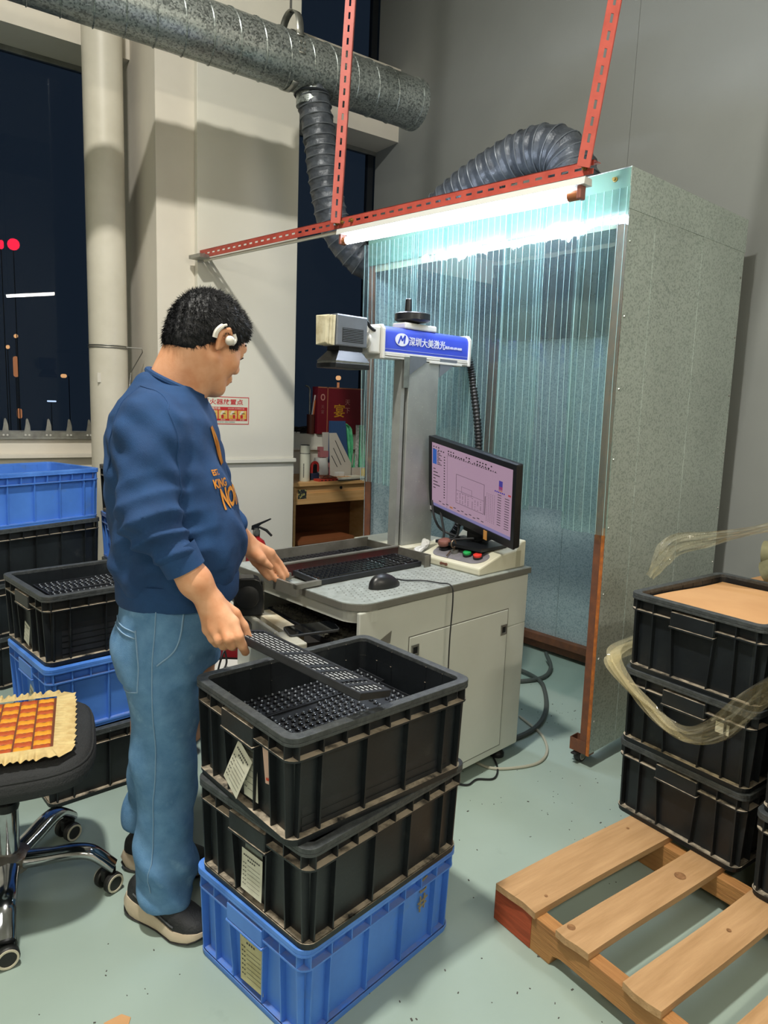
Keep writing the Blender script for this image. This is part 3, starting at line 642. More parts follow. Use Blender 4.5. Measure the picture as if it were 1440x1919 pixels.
G().b2((1.3335, 1.2325, .002), (1.376, 1.2335, .0985)).build('painted_end', m_redw, pal)
# ---------------------------------------------------------------- laser marking machine
m_cab = mat('cabinet_cream', '#c9ccc3', .4, c2='#c2c5bb', scale=2.5, wear=('#9a9787', 4, .70)); m_cabin = mat('cabinet_dark', '#1c1a18', .8)
m_top = mat('worktop_speckled', '#a3aaa6', .35, c2='#8f9591', scale=30, lo=.4, hi=.6, wear=('#6e6a62', 7, .63)); m_edge = mat('worktop_edge', '#6c6b63', .5)
m_boxw = mat('control_box_cream', '#cfcdb9', .45, c2='#c4c1aa', scale=6, wear=('#6d6557', 14, .70)); m_ctl = mat('control_plate', '#77757a', .5, c2='#6b696d', scale=30)
m_col = mat('column_grey', '#9fa3a0', .45, .35, c2='#8f9391', scale=5, wear=('#d3d1ca', 160, .64)); m_armb = mat('arm_blue', '#3446b4', .35, c2='#3a4dbd', scale=3)
m_armw = mat('arm_white', '#d3d3cd', .35); m_headg = mat('head_grey', '#767c84', .4, .3, c2='#6a7077', scale=8); m_dark = mat('plastic_dark', '#17191b', .35, c2='#202224', scale=10)
m_pad = mat('filter_pad', '#d6cfb2', .9, c2='#b9ae8c', scale=25); m_blk = mat('black_rubber', '#15171a', .5)
MO = (2.077, 1.854, 0)
mc = thing('laser_marking_machine', 'cream laser marking machine with blue overhead arm on a worktop cabinet', 'machine', MO, 8)
g = G(); g.b2((-.90, .012, .06), (-.005, .70, .575)); g.b2((-.90, .004, .575), (-.005, .02, .772)); g.b2((-.90, .68, .575), (-.005, .70, .772)); g.b2((-.02, .02, .575), (-.005, .68, .772)); g.b2((-.90, .004, .06), (-.005, .012, .575))
g.build('cabinet', m_cab, mc, bevel=.004)
g = G(); g.b2((-.89, .03, .577), (-.03, .67, .58)); g.b2((-.06, .03, .58), (-.05, .67, .77)); g.build('drawer_bay', m_cabin, mc)
pts = [(-.005, 0), (-.005, .70), (-.90, .70)] + [(-.925 + .085 - .085 * math.cos(a), .085 - .085 * math.sin(a)) for a in np.linspace(0, 1.5708, 9)]
pts = [(-.0, -.004), (.0, .70), (-.925, .70)] + [(-.84 - .085 * math.cos(a), .081 - .085 * math.sin(a)) for a in np.linspace(0, 1.5708, 9)]
G().prism(pts, .776, .797, None).build('worktop_edge', m_edge, mc); p2 = [(x * .998 - .001, y * .998 + .001) for x, y in pts]; G().prism(p2, .796, .80).build('worktop', m_top, mc)
ap = [(-.915, .68)] + [(-.83 - .085 * math.cos(a), .086 - .085 * math.sin(a)) for a in np.linspace(0, 1.5708, 9)] + [(-.83, .012)] + [(-.83 - .075 * math.cos(a), .087 - .075 * math.sin(a)) for a in np.linspace(1.5708, 0, 9)] + [(-.905, .68)]
G().prism(ap, .735, .776).build('apron', m_cab, mc)
g = G(); g.ring([(-.678, .087), (-.124, .087), (-.124, .652), (-.678, .652)], [(-.674, .091), (-.128, .091), (-.128, .648), (-.674, .648)], -.0005, .0005, Matrix(((1, 0, 0, 0), (0, 0, -1, .0038), (0, 1, 0, 0), (0, 0, 0, 1)))); g.build('door_gap', m_edge, mc)
dr_ = G().b2((-.674, .0015, .091), (-.128, .006, .648)).build('cabinet_door', m_cab, mc, bevel=.002)
for x, z in ((-.152, .572), (-.648, .60)):
    lt = G(); lt.ring([(-.018, -.02), (.018, -.02), (.018, .02), (-.018, .02)], [(-.011, -.012), (.011, -.012), (.011, .012), (-.011, .012)], 0, .004, Matrix(((1, 0, 0, x), (0, 0, -1, .002), (0, 1, 0, z), (0, 0, 0, 1)))); lt.build('latch', m_steel, dr_)
    G().b2((x - .011, .0005, z - .012), (x + .011, .0012, z + .012)).build('latch_recess', m_dark, dr_)
G().hexa([(-.83, .0025, .66), (-.765, .0025, .65), (-.765, .0045, .65), (-.83, .0045, .66)], [(-.82, .0025, .665), (-.76, .0025, .69), (-.76, .0045, .69), (-.82, .0045, .665)]).build('vent_notch', m_edge, mc)
for x, y in ((-.85, .06), (-.06, .06), (-.06, .64), (-.85, .64)):
    g = G(); g.lathe([(.012, .03), (.012, .062)], 10, T(x, y, 0)); g.lathe([(.03, 0), (.03, .014), (.018, .03)], 14, T(x, y, 0)); g.build('foot', m_blk, mc, smooth=True)
# perforated holes of the worktop
g = G()
for i in range(38):
    for j in range(9):
        x = -.86 + i * .022 + (j % 2) * .011; y = .03 + j * .022
        if x > -.32 and y > .0: continue
        g.lathe([(.003, 0), (.003, .0003)], 6, T(x, y, .8002))
stuff(g.build('worktop_holes', m_edge, mc))
# plinth, column
G().b2((-.325, .40, .80), (-.005, .69, .84)).build('plinth', m_boxw, mc, bevel=.004)
cl_ = G().b2((-.285, .44, .84), (-.107, .505, 1.585)).build('column', m_col, mc, bevel=.003)
g = G(); g.b2((-.318, .447, .84), (-.298, .490, 1.60)); g.b2((-.298, .46, .84), (-.285, .49, 1.60)); g.build('guide_rail', m_col, cl_)
G().b2((-.2975, .4585, .85), (-.2855, .4595, 1.59)).build('guide_slot', m_dark, cl_)
g = G(); g.b2((-.315, .437, 1.48), (-.285, .44, 1.60)); g.build('guide_plate', m_steel, cl_)
for (u0, u1, s) in ((-.285, -.19, 1), (-.107, .0, 0)):
    poly = [(u0, 1.53), (u0, 1.605), (u1, 1.605), (u1, 1.585)] if s else [(u0, 1.605), (u1, 1.605), (u1, 1.595), (u0, 1.53)]
    for yv in (.436, .507): G().prism(poly, 0, .004, Matrix(((1, 0, 0, 0), (0, 0, 1, yv), (0, 1, 0, 0), (0, 0, 0, 1)))).build('gusset', m_headg, mc)
# arm: blue cover, silver extrusion, white end plates
ar = [(.44, 1.612), (.44, 1.685), (.446, 1.70), (.458, 1.708), (.52, 1.708), (.528, 1.70), (.532, 1.685), (.532, 1.612)]
MYZ = Matrix(((0, 0, 1, 0), (1, 0, 0, 0), (0, 1, 0, 0), (0, 0, 0, 1)))
arm = G().prism(ar, -.425, .072, MYZ).build('arm', m_armb, mc, smooth=True, ang=50)
g = G()
for z0, z1, d in ((1.604, 1.612, 0), (1.597, 1.603, -.002), (1.588, 1.596, 0)): g.b2((-.425, .439 + d, z0), (.072,   .533 - d, z1))
g.b2((-.17, .434, 1.583), (.03, .44, 1.592)); g.build('arm_extrusion', m_armw, mc, bevel=.001)
G().b2((-.425, .4392, 1.622), (.072, .4397, 1.6235)).build('arm_line', mat('line_pale', '#a9b2e0', .5), arm)
for u0, u1 in ((-.437, -.424), (.071, .086)):
    G().prism([(.434, 1.584), (.434, 1.695), (.448, 1.713), (.525, 1.713), (.538, 1.695), (.538, 1.584)], u0, u1, MYZ).build('end_plate', m_armw, mc, bevel=.003)
G().b2((-.497, .445, 1.60), (-.437, .525, 1.705)).build('head_mount', m_armw, mc, bevel=.008)
g = G(); g.lathe([(.034, 0), (.034, .008), (.026, .01), (.026, .045), (.022, .047)], 24, T(-.493, .472, 1.648) @ RY(-90)); g.build('beam_tube', m_armw, mc, smooth=True)
m_logo = mat('logo_white', '#d9dce8', .5)
MF = Matrix(((1, 0, 0, 0), (0, 0, -1, .4388), (0, 1, 0, 0), (0, 0, 0, 1)))          # text frame on the arm face
lg = G(); lg.prism([(.037 * math.cos(a), .0245 * math.sin(a)) for a in np.linspace(0, 6.283, 33)[:-1]], 0, .0006, MF @ T(-.332, 1.662, 0)); lgo = lg.build('logo', m_logo, arm)
g = G()
for a, b in (((-.020, -.016), (-.006, .014)), ((-.006, .014), (.001, -.004)), ((.001, -.004), (.017, .017)), ((.017, .017), (.012, -.014))):
    a = Vector((*a, 0)); b = Vector((*b, 0)); d = (b - a).normalized(); n_ = Vector((-d.y, d.x, 0)) * .0036
    g.add([a - n_, b - n_, b + n_, a + n_, a - n_ + Vector((0, 0, .001)), b - n_ + Vector((0, 0, .001)), b + n_ + Vector((0, 0, .001)), a + n_ + Vector((0, 0, .001))], [(4, 5, 6, 7), (0, 1, 5, 4), (1, 2, 6, 5), (2, 3, 7, 6), (3, 0, 4, 7)], MF @ T(-.332, 1.662, .0004))
g.build('logo_mark', m_armb, lgo)
text('lettering', '深圳大美激光', .036, MF @ T(-.185, 1.657, .0005), m_logo, arm, bold=.0004)
text('lettering', '电话:400-699-0680', .0135, MF @ T(-.025, 1.652, .0005), m_logo, arm, bold=.0003)
# hand wheel
G().b2((-.305, .45, 1.708), (-.12, .525, 1.733)).build('wheel_base', m_armw, mc, bevel=.006)
hwl = G(); hwl.lathe([(.02, 1.733), (.03, 1.737), (.065, 1.743), (.072, 1.748), (.072, 1.772), (.066, 1.776), (.05, 1.772), (.02, 1.770)], 36, T(-.225, .49, 0)); hw_ = hwl.build('hand_wheel', m_dark, mc, smooth=True)
G().lathe([(.013, 1.772), (.014, 1.79), (.012, 1.825), (.008, 1.829)], 16, T(-.262, .48, 0)).build('wheel_knob', m_dark, hw_, smooth=True)
# laser head
hd = G().b2((-.682, .415, 1.612), (-.535, .495, 1.722)).build('laser_head', m_headg, mc, bevel=.005)
G().b2((-.655, .4142, 1.628), (-.555, .4152, 1.676)).build('head_vent', m_dark, hd)
for k in range(8): G().b2((-.654, .4125, 1.6305 + k * .0058), (-.556, .4142, 1.6325 + k * .0058)).build('vent_slat', m_headg, hd)
for k, u_ in enumerate((-.699, -.713, -.727)): G().hexa([(u_, .42, 1.612 + .004 * k), (u_ + .012, .418, 1.612), (u_ + .012, .475, 1.612), (u_, .475, 1.612)], [(u_ - .002, .42, 1.715 - .003 * k), (u_ + .013, .415, 1.716), (u_ + .013, .475, 1.716), (u_ - .002, .475, 1.714)]).build('filter_pad', m_pad, hd, bevel=.002)
g = G(); g.hexa([(-.690, .405, 1.560), (-.528, .405, 1.560), (-.528, .515, 1.560), (-.690, .515, 1.560)], [(-.660, .425, 1.598), (-.555, .425, 1.598), (-.555, .49, 1.598), (-.660, .49, 1.598)]); g.b2((-.662, .423, 1.598), (-.55, .49, 1.613)); hood = g.build('lens_hood', m_dark, hd)
G().b2((-.690, .405, 1.535), (-.528, .515, 1.553)).build('hood_rim', m_dark, hood, bevel=.002); G().b2((-.688, .407, 1.553), (-.530, .513, 1.560)).build('light_band', m_steel, hood)
G().tube(bez([(-.54, .44, 1.715), (-.515, .44, 1.71), (-.50, .442, 1.695), (-.475, .445, 1.685), (-.46, .46, 1.69)], 5), .006, 8).build('head_cable', m_blk, mc, smooth=True)
hp = bez([(.086, .50, 1.655), (.112, .475, 1.63), (.122, .455, 1.56), (.12, .43, 1.46), (.115, .40, 1.34), (.112, .385, 1.22), (.10, .40, 1.05), (.07, .44, .90), (.05, .46, .845)], 26)
g = G(); g.tube(hp, [.0155 + .0028 * math.sin(i * 1.9) for i in range(len(hp))], 12); g.build('corrugated_hose', m_blk, mc, smooth=True, ang=80)
# control box
cbx = Matrix.Identity(4)
prof = [(-.300, .80), (-.300, .828), (-.17, .866), (-.075, .872), (-.04, .905), (-.012, .905), (-.012, .80)]
ct = G().prism(prof, .02, .325, Matrix(((1, 0, 0, 0), (0, 0, 1, 0), (0, 1, 0, 0), (0, 0, 0, 1)))).build('control_box', m_boxw, mc, bevel=.006)
sl = math.atan2(.038, .13); MSL = frame((-.232, .168, .8485), (math.cos(sl), 0, math.sin(sl)), (0, 1, 0))
G().prism(rrect(.10, .255, .048, 6), 0, .0012, MSL).build('control_plate', m_ctl, ct)
def button(v, u, r, h, m, nm, base=None):
    o = G(); o.lathe([(r * 1.15, 0), (r * 1.15, h * .55), (r, h * .55)], 18, MSL @ T(u, v, .001)); bo = o.build(nm, base or m_dark, ct, smooth=True)
    G().lathe([(r, h * .55), (r, h), (r * .8, h * 1.1)], 18, MSL @ T(u, v, .001)).build('button_cap', m, bo, smooth=True)
m_rb = mat('mushroom_brown', '#7b5046', .5)
o = G(); o.lathe([(.022, 0), (.022, .012), (.014, .013), (.014, .02)], 18, MSL @ T(.01, .088, .001)); bo = o.build('emergency_stop', m_dark, ct, smooth=True)
G().lathe([(.024, .02), (.026, .026), (.026, .034), (.022, .040), (.008, .042)], 22, MSL @ T(.01, .088, .001)).build('mushroom_cap', m_rb, bo, smooth=True)
button(-.035, .0, .0165, .016, mat('button_green', '#1f9a4c', .35), 'push_button'); button(-.087, -.002, .0165, .016, mat('button_red', '#d6372c', .35), 'push_button')
o = G(); o.lathe([(.016, 0), (.016, .01)], 18, MSL @ T(0, .03, .001)); ko = o.build('key_switch', m_steel, ct, smooth=True)
g = G(); g.tube([(0.013 * math.cos(a), 0, .038 + .015 * math.sin(a)) for a in np.linspace(0, 6.283, 15)[:-1]], .003, 6, closed=True, M=MSL @ T(0, .03, 0)); g.b2((-.003, -.0015, .008), (.003, .0015, .026), MSL @ T(0, .03, 0)); g.b2((-.05, .012, .004), (-.01, .016, .009), MSL @ T(0, .03, .004) @ RZ(20)); g.build('key', mat('key_bronze', '#7a6a5a', .4, .7), ko)
g = G()
for v_ in (.18, .205): g.lathe([(.006, 0), (.006, .005)], 8, T(-.30, v_, .815) @ RY(-90))
g.b2((-.302, .187, .811), (-.3, .199, .819)); g.build('serial_port', mat('port_rust', '#6b4638', .6), ct)
G().b2((-.075, .0192, .805), (-.045, .0202, .868)).build('tape_strip', mat('tape_tan', '#a9a68f', .5), ct)
# ---------------------------------------------------------------- pulled out keyboard drawer
m_tray = mat('tray_cream', '#b3b1a3', .5, c2='#9d9b8d', scale=8, wear=('#5d4a3a', 9, .66)); m_slide = mat('slide_rust', '#8a5a44', .5, .5)
MD = T(-1.11, .065, 0) @ RZ(-10)
g = G(); g.b2((0, 0, .615), (.05, .13, .70), MD); g.b2((0, .13, .615), (.018, .545, .70), MD); g.build('drawer_front', m_tray, mc, bevel=.005)
G().b2((.018, .03, .632), (.33, .53, .642), MD).build('drawer_tray', m_cabin, mc)
G().b2((.035, .10, .642), (.09, .36, .700), MD).build('drawer_ledge', mat('ledge_cream', '#d8d2bd', .5, c2='#b8a98a', scale=12), mc)
G().b2((-.003, .30, .635), (.0, .50, .68), MD).build('drawer_pull', m_edge, mc); G().b2((-.006, .31, .672), (.0, .49, .680), MD).build('drawer_pull_lip', m_steel, mc)
g = G(); g.b2((.05, -.005, .645), (.26, .005, .675), MD); sl_ = g.build('drawer_slide', m_slide, mc)
g = G()
for x in (.10, .14, .18, .22): g.lathe([(.005, 0), (.005, .002)], 8, MD @ T(x, -.005, .66) @ RX(90))
g.build('slide_hole', m_steel, sl_)
def W(u, v, z): a = math.radians(8); return (MO[0] + u * math.cos(a) - v * math.sin(a), MO[1] + u * math.sin(a) + v * math.cos(a), z)
def keyboard(name, label, loc, yaw, m_plate, m_k, L=.44, D_=.135, cap=.0155, tilt=0, roll=0, thick=.014, mess=0, group=None, sc=1.):
    t = thing(name, label, 'keyboard', loc, yaw, group); t.rotation_euler = (math.radians(tilt), math.radians(roll), math.radians(yaw)); t.scale = (sc, sc, sc)
    g = G(); g.b2((-L / 2, -D_ / 2, 0), (L / 2, D_ / 2, thick)); g.ring([(-L / 2 - .004, -D_ / 2 - .004), (L / 2 + .004, -D_ / 2 - .004), (L / 2 + .004, D_ / 2 + .004), (-L / 2 - .004, D_ / 2 + .004)], [(-L / 2 + .004, -D_ / 2 + .004), (L / 2 - .004, -D_ / 2 + .004), (L / 2 - .004, D_ / 2 - .004), (-L / 2 + .004, D_ / 2 - .004)], 0, thick + .004)
    g.build('case', m_keyb, t, bevel=.002)
    G().b2((-L / 2 + .004, -D_ / 2 + .004, thick), (L / 2 - .004, D_ / 2 - .004, thick + .0006)).build('plate', m_plate, t)
    g = G(); r_ = random.Random(11); p = (L - .016) / 22.5
    for j in range(6):
        y = -D_ / 2 + .016 + j * (D_ - .030) / 5; x = -L / 2 + .012; i = 0
        while x < L / 2 - .018:
            wd = p * (.86 if not (j == 0 and i == 4) else 5.2)
            z0 = thick + .001; h = .006 + (r_.random() * .004 if mess else 0)
            g.hexa([(x, y - cap / 2, z0), (x + wd, y - cap / 2, z0), (x + wd, y + cap / 2, z0), (x, y + cap / 2, z0)], [(x + .0015, y - cap / 2 + .002, z0 + h), (x + wd - .0015, y - cap / 2 + .002, z0 + h), (x + wd - .0015, y + cap / 2 - .001, z0 + h), (x + .0015, y + cap / 2 - .001, z0 + h)])
            x += wd + p * .14; i += 1
            if i in (15, 18): x += p * .5
    stuff(g.build('keycaps', m_k, t)); return t
m_kdust = mat('key_dusty', '#34342f', .7, c2='#55544a', scale=25, dust='#6f6d5f', dustamt=.7)
a = MD @ Vector((.24, .28, 0)); keyboard('dusty_keyboard', 'dust covered keyboard lying in the pulled out drawer', W(a.x, a.y, .6425), 8 - 10 - 88, m_kdust, m_kdust, .46, .15, mess=1, roll=0)
# ---------------------------------------------------------------- jig with two keyboards on the worktop
m_jig = mat('jig_steel', '#8b8a82', .4, .5, c2='#77756d', scale=12); m_jigd = mat('jig_brown', '#463634', .5, .1, c2='#5a2a2c', scale=5)
jg = thing('keyboard_jig', 'metal holding jig with brown divider between two keyboards on the worktop', 'jig', W(0, 0, .8), 8)
G().b2((-.88, .39, 0), (-.335, .60, .004)).build('base_plate', m_jig, jg)
G().b2((-.885, .405, .004), (-.335, .418, .048)).build('divider', m_jigd, jg); G().b2((-.90, .402, .048), (-.335, .421, .053)).build('divider_cap', m_jig, jg)
G().b2((-.88, .590, .004), (-.335, .597, .058)).build('rear_fence', m_jig, jg)
g = G(); g.b2((-.339, .232, 0), (-.333, .60, .048)); g.b2((-.365, .232, 0), (-.333, .238, .046)); g.build('end_fence', m_jig, jg)
G().b2((-.965, .245, .006), (-.86, .262, .022)).build('side_bar', m_jig, jg); G().b2((-.965, .36, .006), (-.90, .375, .03)).build('side_bar', m_jig, jg); G().b2((-.965, .245, -.02), (-.955, .375, .02)).build('side_bar', m_jig, jg)
m_plg = mat('plate_pale', '#a7b0b8', .35, .3, c2='#5a626b', scale=45, lo=.42, hi=.58)
keyboard('finished_keyboard', 'black keyboard in the front slot of the jig', W(-.615, .325, .806), 8, m_plg, m_key, .50, .135, tilt=3)
keyboard('finished_keyboard', 'black keyboard in the rear slot of the jig', W(-.615, .503, .806), 8, m_keyb, m_key, .50, .135, tilt=2)
# ---------------------------------------------------------------- mouse
t = thing('computer_mouse', 'black wired mouse on the worktop', 'mouse', W(-.685, .124, .80), 8 + 4); t.scale = (1.18, 1.18, 1.25)
g = G(); n1, n2 = 20, 10
def ms(u, v):
    a = u * 2 * math.pi; r = math.sin(v * math.pi / 2) if v < 1 else 1.; x = math.cos(a) * r; y = math.sin(a) * r; h = math.cos(v * math.pi / 2)
    return (x * .058, y * (.031 + .003 * x), .003 + h * .034 * (1 - .25 * x - .25 * x * x * (x > 0)))
g.grid(ms, 24, 8); g.prism([(.058 * math.cos(q), (.031 + .003 * math.cos(q)) * math.sin(q)) for q in np.linspace(0, 6.283, 25)[:-1]], 0, .003); g.build('shell', m_dark, t, smooth=True, ang=60)
G().lathe([(.006, -.003), (.008, 0), (.006, .003)], 14, T(.030, 0, .019) @ RX(90)).build('scroll_wheel', m_blk, t, smooth=True)
cbl_ = bez([(.056, 0, .012), (.09, -.005, .004), (.13, -.04, .004), (.145, -.09, .004), (.150, -.128, .004), (.152, -.137, -.03), (.150, -.135, -.15), (.152, -.134, -.26), (.15, -.134, -.36), (.14, -.137, -.50), (.13, -.14, -.62)], 8)
G().tube(cbl_, .0022, 6).build('cable', m_blk, t, smooth=True)
# ---------------------------------------------------------------- phone, black round-faced device
t = thing('mobile_phone', 'black phone lying on the drawer edge', 'phone', W(-.985, .135, .702), 8 - 14); t.rotation_euler = (math.radians(4), math.radians(-2), math.radians(8 - 20))
G().prism(rrect(.165, .078, .01, 4), 0, .009).build('body', mat('phone_case', '#3a3d40', .35, .3), t, bevel=.002)
G().prism(rrect(.158, .071, .008, 4), .009, .0095).build('screen', mat('phone_glass', '#0a0c0e', .05, spec=.8), t)
t = thing('round_faced_device', 'black boxy device with a round dial face standing in the drawer', 'device', W(-1.045, .405, .70), 8 - 28)
pr_ = [(-.046, 0), (.046, 0), (.050, .05), (.046, .10), (.036, .122), (.018, .130), (-.03, .130), (-.046, .115)]
MXZ = Matrix(((1, 0, 0, 0), (0, 0, 1, -.03), (0, 1, 0, 0), (0, 0, 0, 1)))
G().prism(pr_, 0, .06, MXZ).build('housing', m_dark, t, bevel=.005)
G().lathe([(.0385, 0), (.0385, .004), (.034, .007), (.008, .008)], 28, T(-.004, -.03, .066) @ RX(90)).build('dial', m_blk, t, smooth=True)
m_sidep = mat('dusty_panel', '#5c5a51', .7, c2='#46443d', scale=30)
for z0, z1 in ((.008, .04), (.046, .078), (.084, .112)): G().hexa([(.047, -.024, z0), (.0515, -.024, z0), (.0515, .024, z0), (.047, .024, z0)], [(.045, -.024, z1), (.051, -.024, z1), (.051, .024, z1), (.045, .024, z1)]).build('side_panel', m_sidep, t)
# ---------------------------------------------------------------- monitor
m_bez = mat('bezel_black', '#15181c', .35); m_scr_ = mat('screen_pink', '#1a1416', .25, emit='#b596ab', estr=.62)
mon = thing('computer_monitor', 'black wide monitor with a pink drawing program, tilted on the control box', 'monitor', (1.868, 2.005, 0))
cyw = lambda d: math.radians(d)
Rm = RZ(-93.3) @ RX(9.4) @ RY(8.2)
MM = T(0, 0, 1.098) @ Rm; w2, h2 = .26, .1625
def mbox(p, q, nm, m, bev=0, par=None):
    o = G().b2(p, q).build(nm, m, par or mon, bevel=bev); o.matrix_local = MM if par is None else Matrix.Identity(4); return o
bz = mbox((-w2, 0, -h2), (w2, .028, h2), 'back_shell', m_bez, .006)
g = G(); MXZ2 = Matrix(((1, 0, 0, 0), (0, 0, -1, 0), (0, 1, 0, 0), (0, 0, 0, 1)))
g.ring([(-w2, -h2), (w2, -h2), (w2, h2), (-w2, h2)], [(-w2 + .016, -h2 + .030), (w2 - .018, -h2 + .030), (w2 - .018, h2 - .022), (-w2 + .016, h2 - .022)], -.004, .006, MXZ2); o = g.build('bezel', m_bez, mon, bevel=.001); o.matrix_local = MM
sx0, sx1, sz0, sz1 = -w2 + .016, w2 - .018, -h2 + .030, h2 - .022
scr = mbox((sx0, -.001, sz0), (sx1, .001, sz1), 'screen', m_scr_)
def em(nm, c, s): return mat(nm, '#101010', .4, emit=c, estr=s)
e_line = em('ui_line', '#5a4456', .35); e_dark = em('ui_dark', '#2a2028', .2); e_blue = em('ui_blue', '#2f62b8', .6); e_pale = em('ui_pale', '#cdb4d2', .7); e_bar = em('ui_bar', '#8c86b8', .55); e_red = em('ui_red', '#c04a50', .55); e_or = em('ui_orange', '#c88a6a', .6)
def ui(items, m, nm):
    g = G()
    for x0, y0, x1, y1 in items:      # fractions, y from top
        g.b2((sx0 + (sx1 - sx0) * x0, -.0016, sz1 + (sz0 - sz1) * y1), (sx0 + (sx1 - sx0) * x1, -.0011, sz1 + (sz0 - sz1) * y0))
    o = stuff(g.build(nm, m, scr)); return o
def rect(x0, y0, x1, y1, t=.003): return [(x0, y0, x1, y0 + t * 1.5), (x0, y1 - t * 1.5, x1, y1), (x0, y0, x0 + t, y1), (x1 - t, y0, x1, y1)]
ru = random.Random(4)
ui(rect(.21, .13, .82, .985, .0015)[:1] + rect(.21, .13, .82, .96, .0012)[2:3] + rect(.33, .36, .68, .80) + rect(.40, .52, .53, .62, .0015) + [(.33, .60, .68, .603)], e_line, 'ui_outline')
its = []
for row, y in ((0, .055), (1, .095)):
    for k in range(24):
        if ru.random() < .7: x = .02 + k * .033; its.append((x, y, x + .012 + .006 * ru.random(), y + .018))
for k in range(16): its.append((.165, .17 + k * .042, .18, .185 + k * .042))
for k in range(9): its.append((.075, .12 + k * .024, .095 + .02 * (k % 3), .13 + k * .024))
for k in range(7): its.append((.02, .40 + k * .05, .05 + .03 * (k % 3), .412 + k * .05))
for k in range(22): its.append((.23 + k * .027, .115, .24 + k * .027, .125 + .008 * (k % 2)))
for k in range(26): its.append((.835 + .09 * (k % 2) * .9, .42 + k * .018, .875 + .09 * (k % 2), .428 + k * .018))
for i in range(9):
    for j in range(9):
        if ru.random() < .75: its.append((.345 + i * .034 + (0.02 if i > 4 else 0), .63 + j * .018, .353 + i * .034 + (0.02 if i > 4 else 0), .636 + j * .018))
for i in range(5):
    for j in range(18): its.append((.71 + i * .022, .46 + j * .024, .715 + i * .022, .466 + j * .024))
for k in range(12): its.append((.10 + k * .05, .89 + (k % 2) * .02, .13 + k * .05, .9 + (k % 2) * .02))
its += [(.69, .52, .695, .80)]
ui(its, e_dark, 'ui_marks'); ui([(.012, .10, .065, .33)], e_blue, 'ui_layer'); ui([(.0, .955, 1., 1.)], e_bar, 'ui_taskbar')
ui([(.845, .22, .885, .36)], em('ui_violet', '#4a3f9a', .6), 'ui_palette'); ui([(.845, .30, .885, .34), (.95, .37, .98, .395)], e_red, 'ui_swatch'); ui([(.25, .90, .29, .93), (.845, .34, .885, .37)], e_or, 'ui_swatch'); ui([(.80 + .02 * k, .375, .812 + .02 * k, .395) for k in range(6)], em('ui_indigo', '#40309c', .6), 'ui_swatch')
o = mbox((-w2 + .006, -.0062, -h2 + .006), (-w2 + .022, -.0058, -h2 + .024), 'badge', mat('badge_white', '#c9c6cc', .5)); o = mbox((.095, -.0075, -h2 - .012), (.115, -.0062, -h2 + .026), 'orange_tag', mat('tag_orange', '#d99a52', .7))
g = G(); g.b2((-.06, .02, -h2 - .03), (.09, .05, -.02)); o = g.build('stand_neck', m_bez, mon); o.matrix_local = MM
g = G(); g.b2((-.05, -.11, .873), (.16, .12, .885), RZ(8)); g.b2((.06, -.03, .885), (.10, .05, .99), RZ(8)); g.build('stand_foot', m_bez, mon)
for pts in ([(.02, .25, 1.02), (.0, .20, .95), (.03, .17, .90), (.06, .02, .885), (.05, -.05, .91)], [(.04, .22, 1.0), (.0, .14, .91), (-.02, .10, .885), (.04, .0, .90)], [(.05, .10, .97), (.03, .09, .90), (.02, .11, .885), (.05, .16, .89)]):
    G().tube(bez(pts, 8), .005, 8).build('cable', m_blk, mon, smooth=True)
# white crumpled wiring bag between column and control box
m_wht = mat('white_plastic_bag', '#d5d6d2', .4, c2='#b9bab6', scale=20, bump=.6, bscale=50)
t = thing('white_wire_bundle', 'crumpled white wire bundle between column and control box', 'cable', W(-.27, .36, .80), 8)
for k in range(7):
    r5 = random.Random(k); G().tube(bez([(-.05 + .02 * r5.random(), -.06 + .03 * r5.random(), .012 + .01 * k % .03), (-.02, -.02 + .02 * r5.random(), .03 + .012 * r5.random()), (.02 + .02 * r5.random(), .0, .028 + .02 * r5.random()), (.06, .03 * r5.random(), .05 + .01 * r5.random()), (.085, .045, .058)], 6), .010 - .0006 * k, 8).build('wire_loop', m_wht, t, smooth=True)
# ---------------------------------------------------------------- extinguisher sign on the white panel
m_sr = mat('sign_red', '#c22a2e', .5); m_sw = mat('sign_white', '#d8dccb', .5); m_sy = mat('sign_yellow', '#d9a53c', .5, c2='#d3c27a', scale=25); m_skin_print = mat('sign_cream', '#d9d2bd', .5)
sg = thing('safety_sign', 'red and white extinguisher instruction sign on the white wall panel', 'sign', (1.742, 4.1035, 1.333))
MS = Matrix(((1, 0, 0, 0), (0, 0, -1, 0), (0, 1, 0, 0), (0, 0, 0, 1)))
def sp(x0, z0, x1, z1, d, m, nm): return G().b2((x0, z0, d), (x1, z1, d + .0006), MS).build(nm, m, sg)
sp(-.171, -.084, .171, .084, 0, m_sr, 'sign_board'); sp(-.166, -.079, .166, .079, .0007, m_sw, 'sign_face'); sp(-.160, -.062, .160, .022, .0014, m_sr, 'sign_band')
text('sign_title', '灭火器放置点', .036, MS @ T(0, .050, .0016), m_sr, sg, sx=1.22, bold=.0006)
text('sign_heading', '灭火器使用方法', .016, MS @ T(-.085, .012, .0022), m_sw, sg, sx=1.2, bold=.0003)
text('sign_note', '发生火灾时, 请立即使用灭火器', .008, MS @ T(.085, .012, .0022), m_sw, sg)
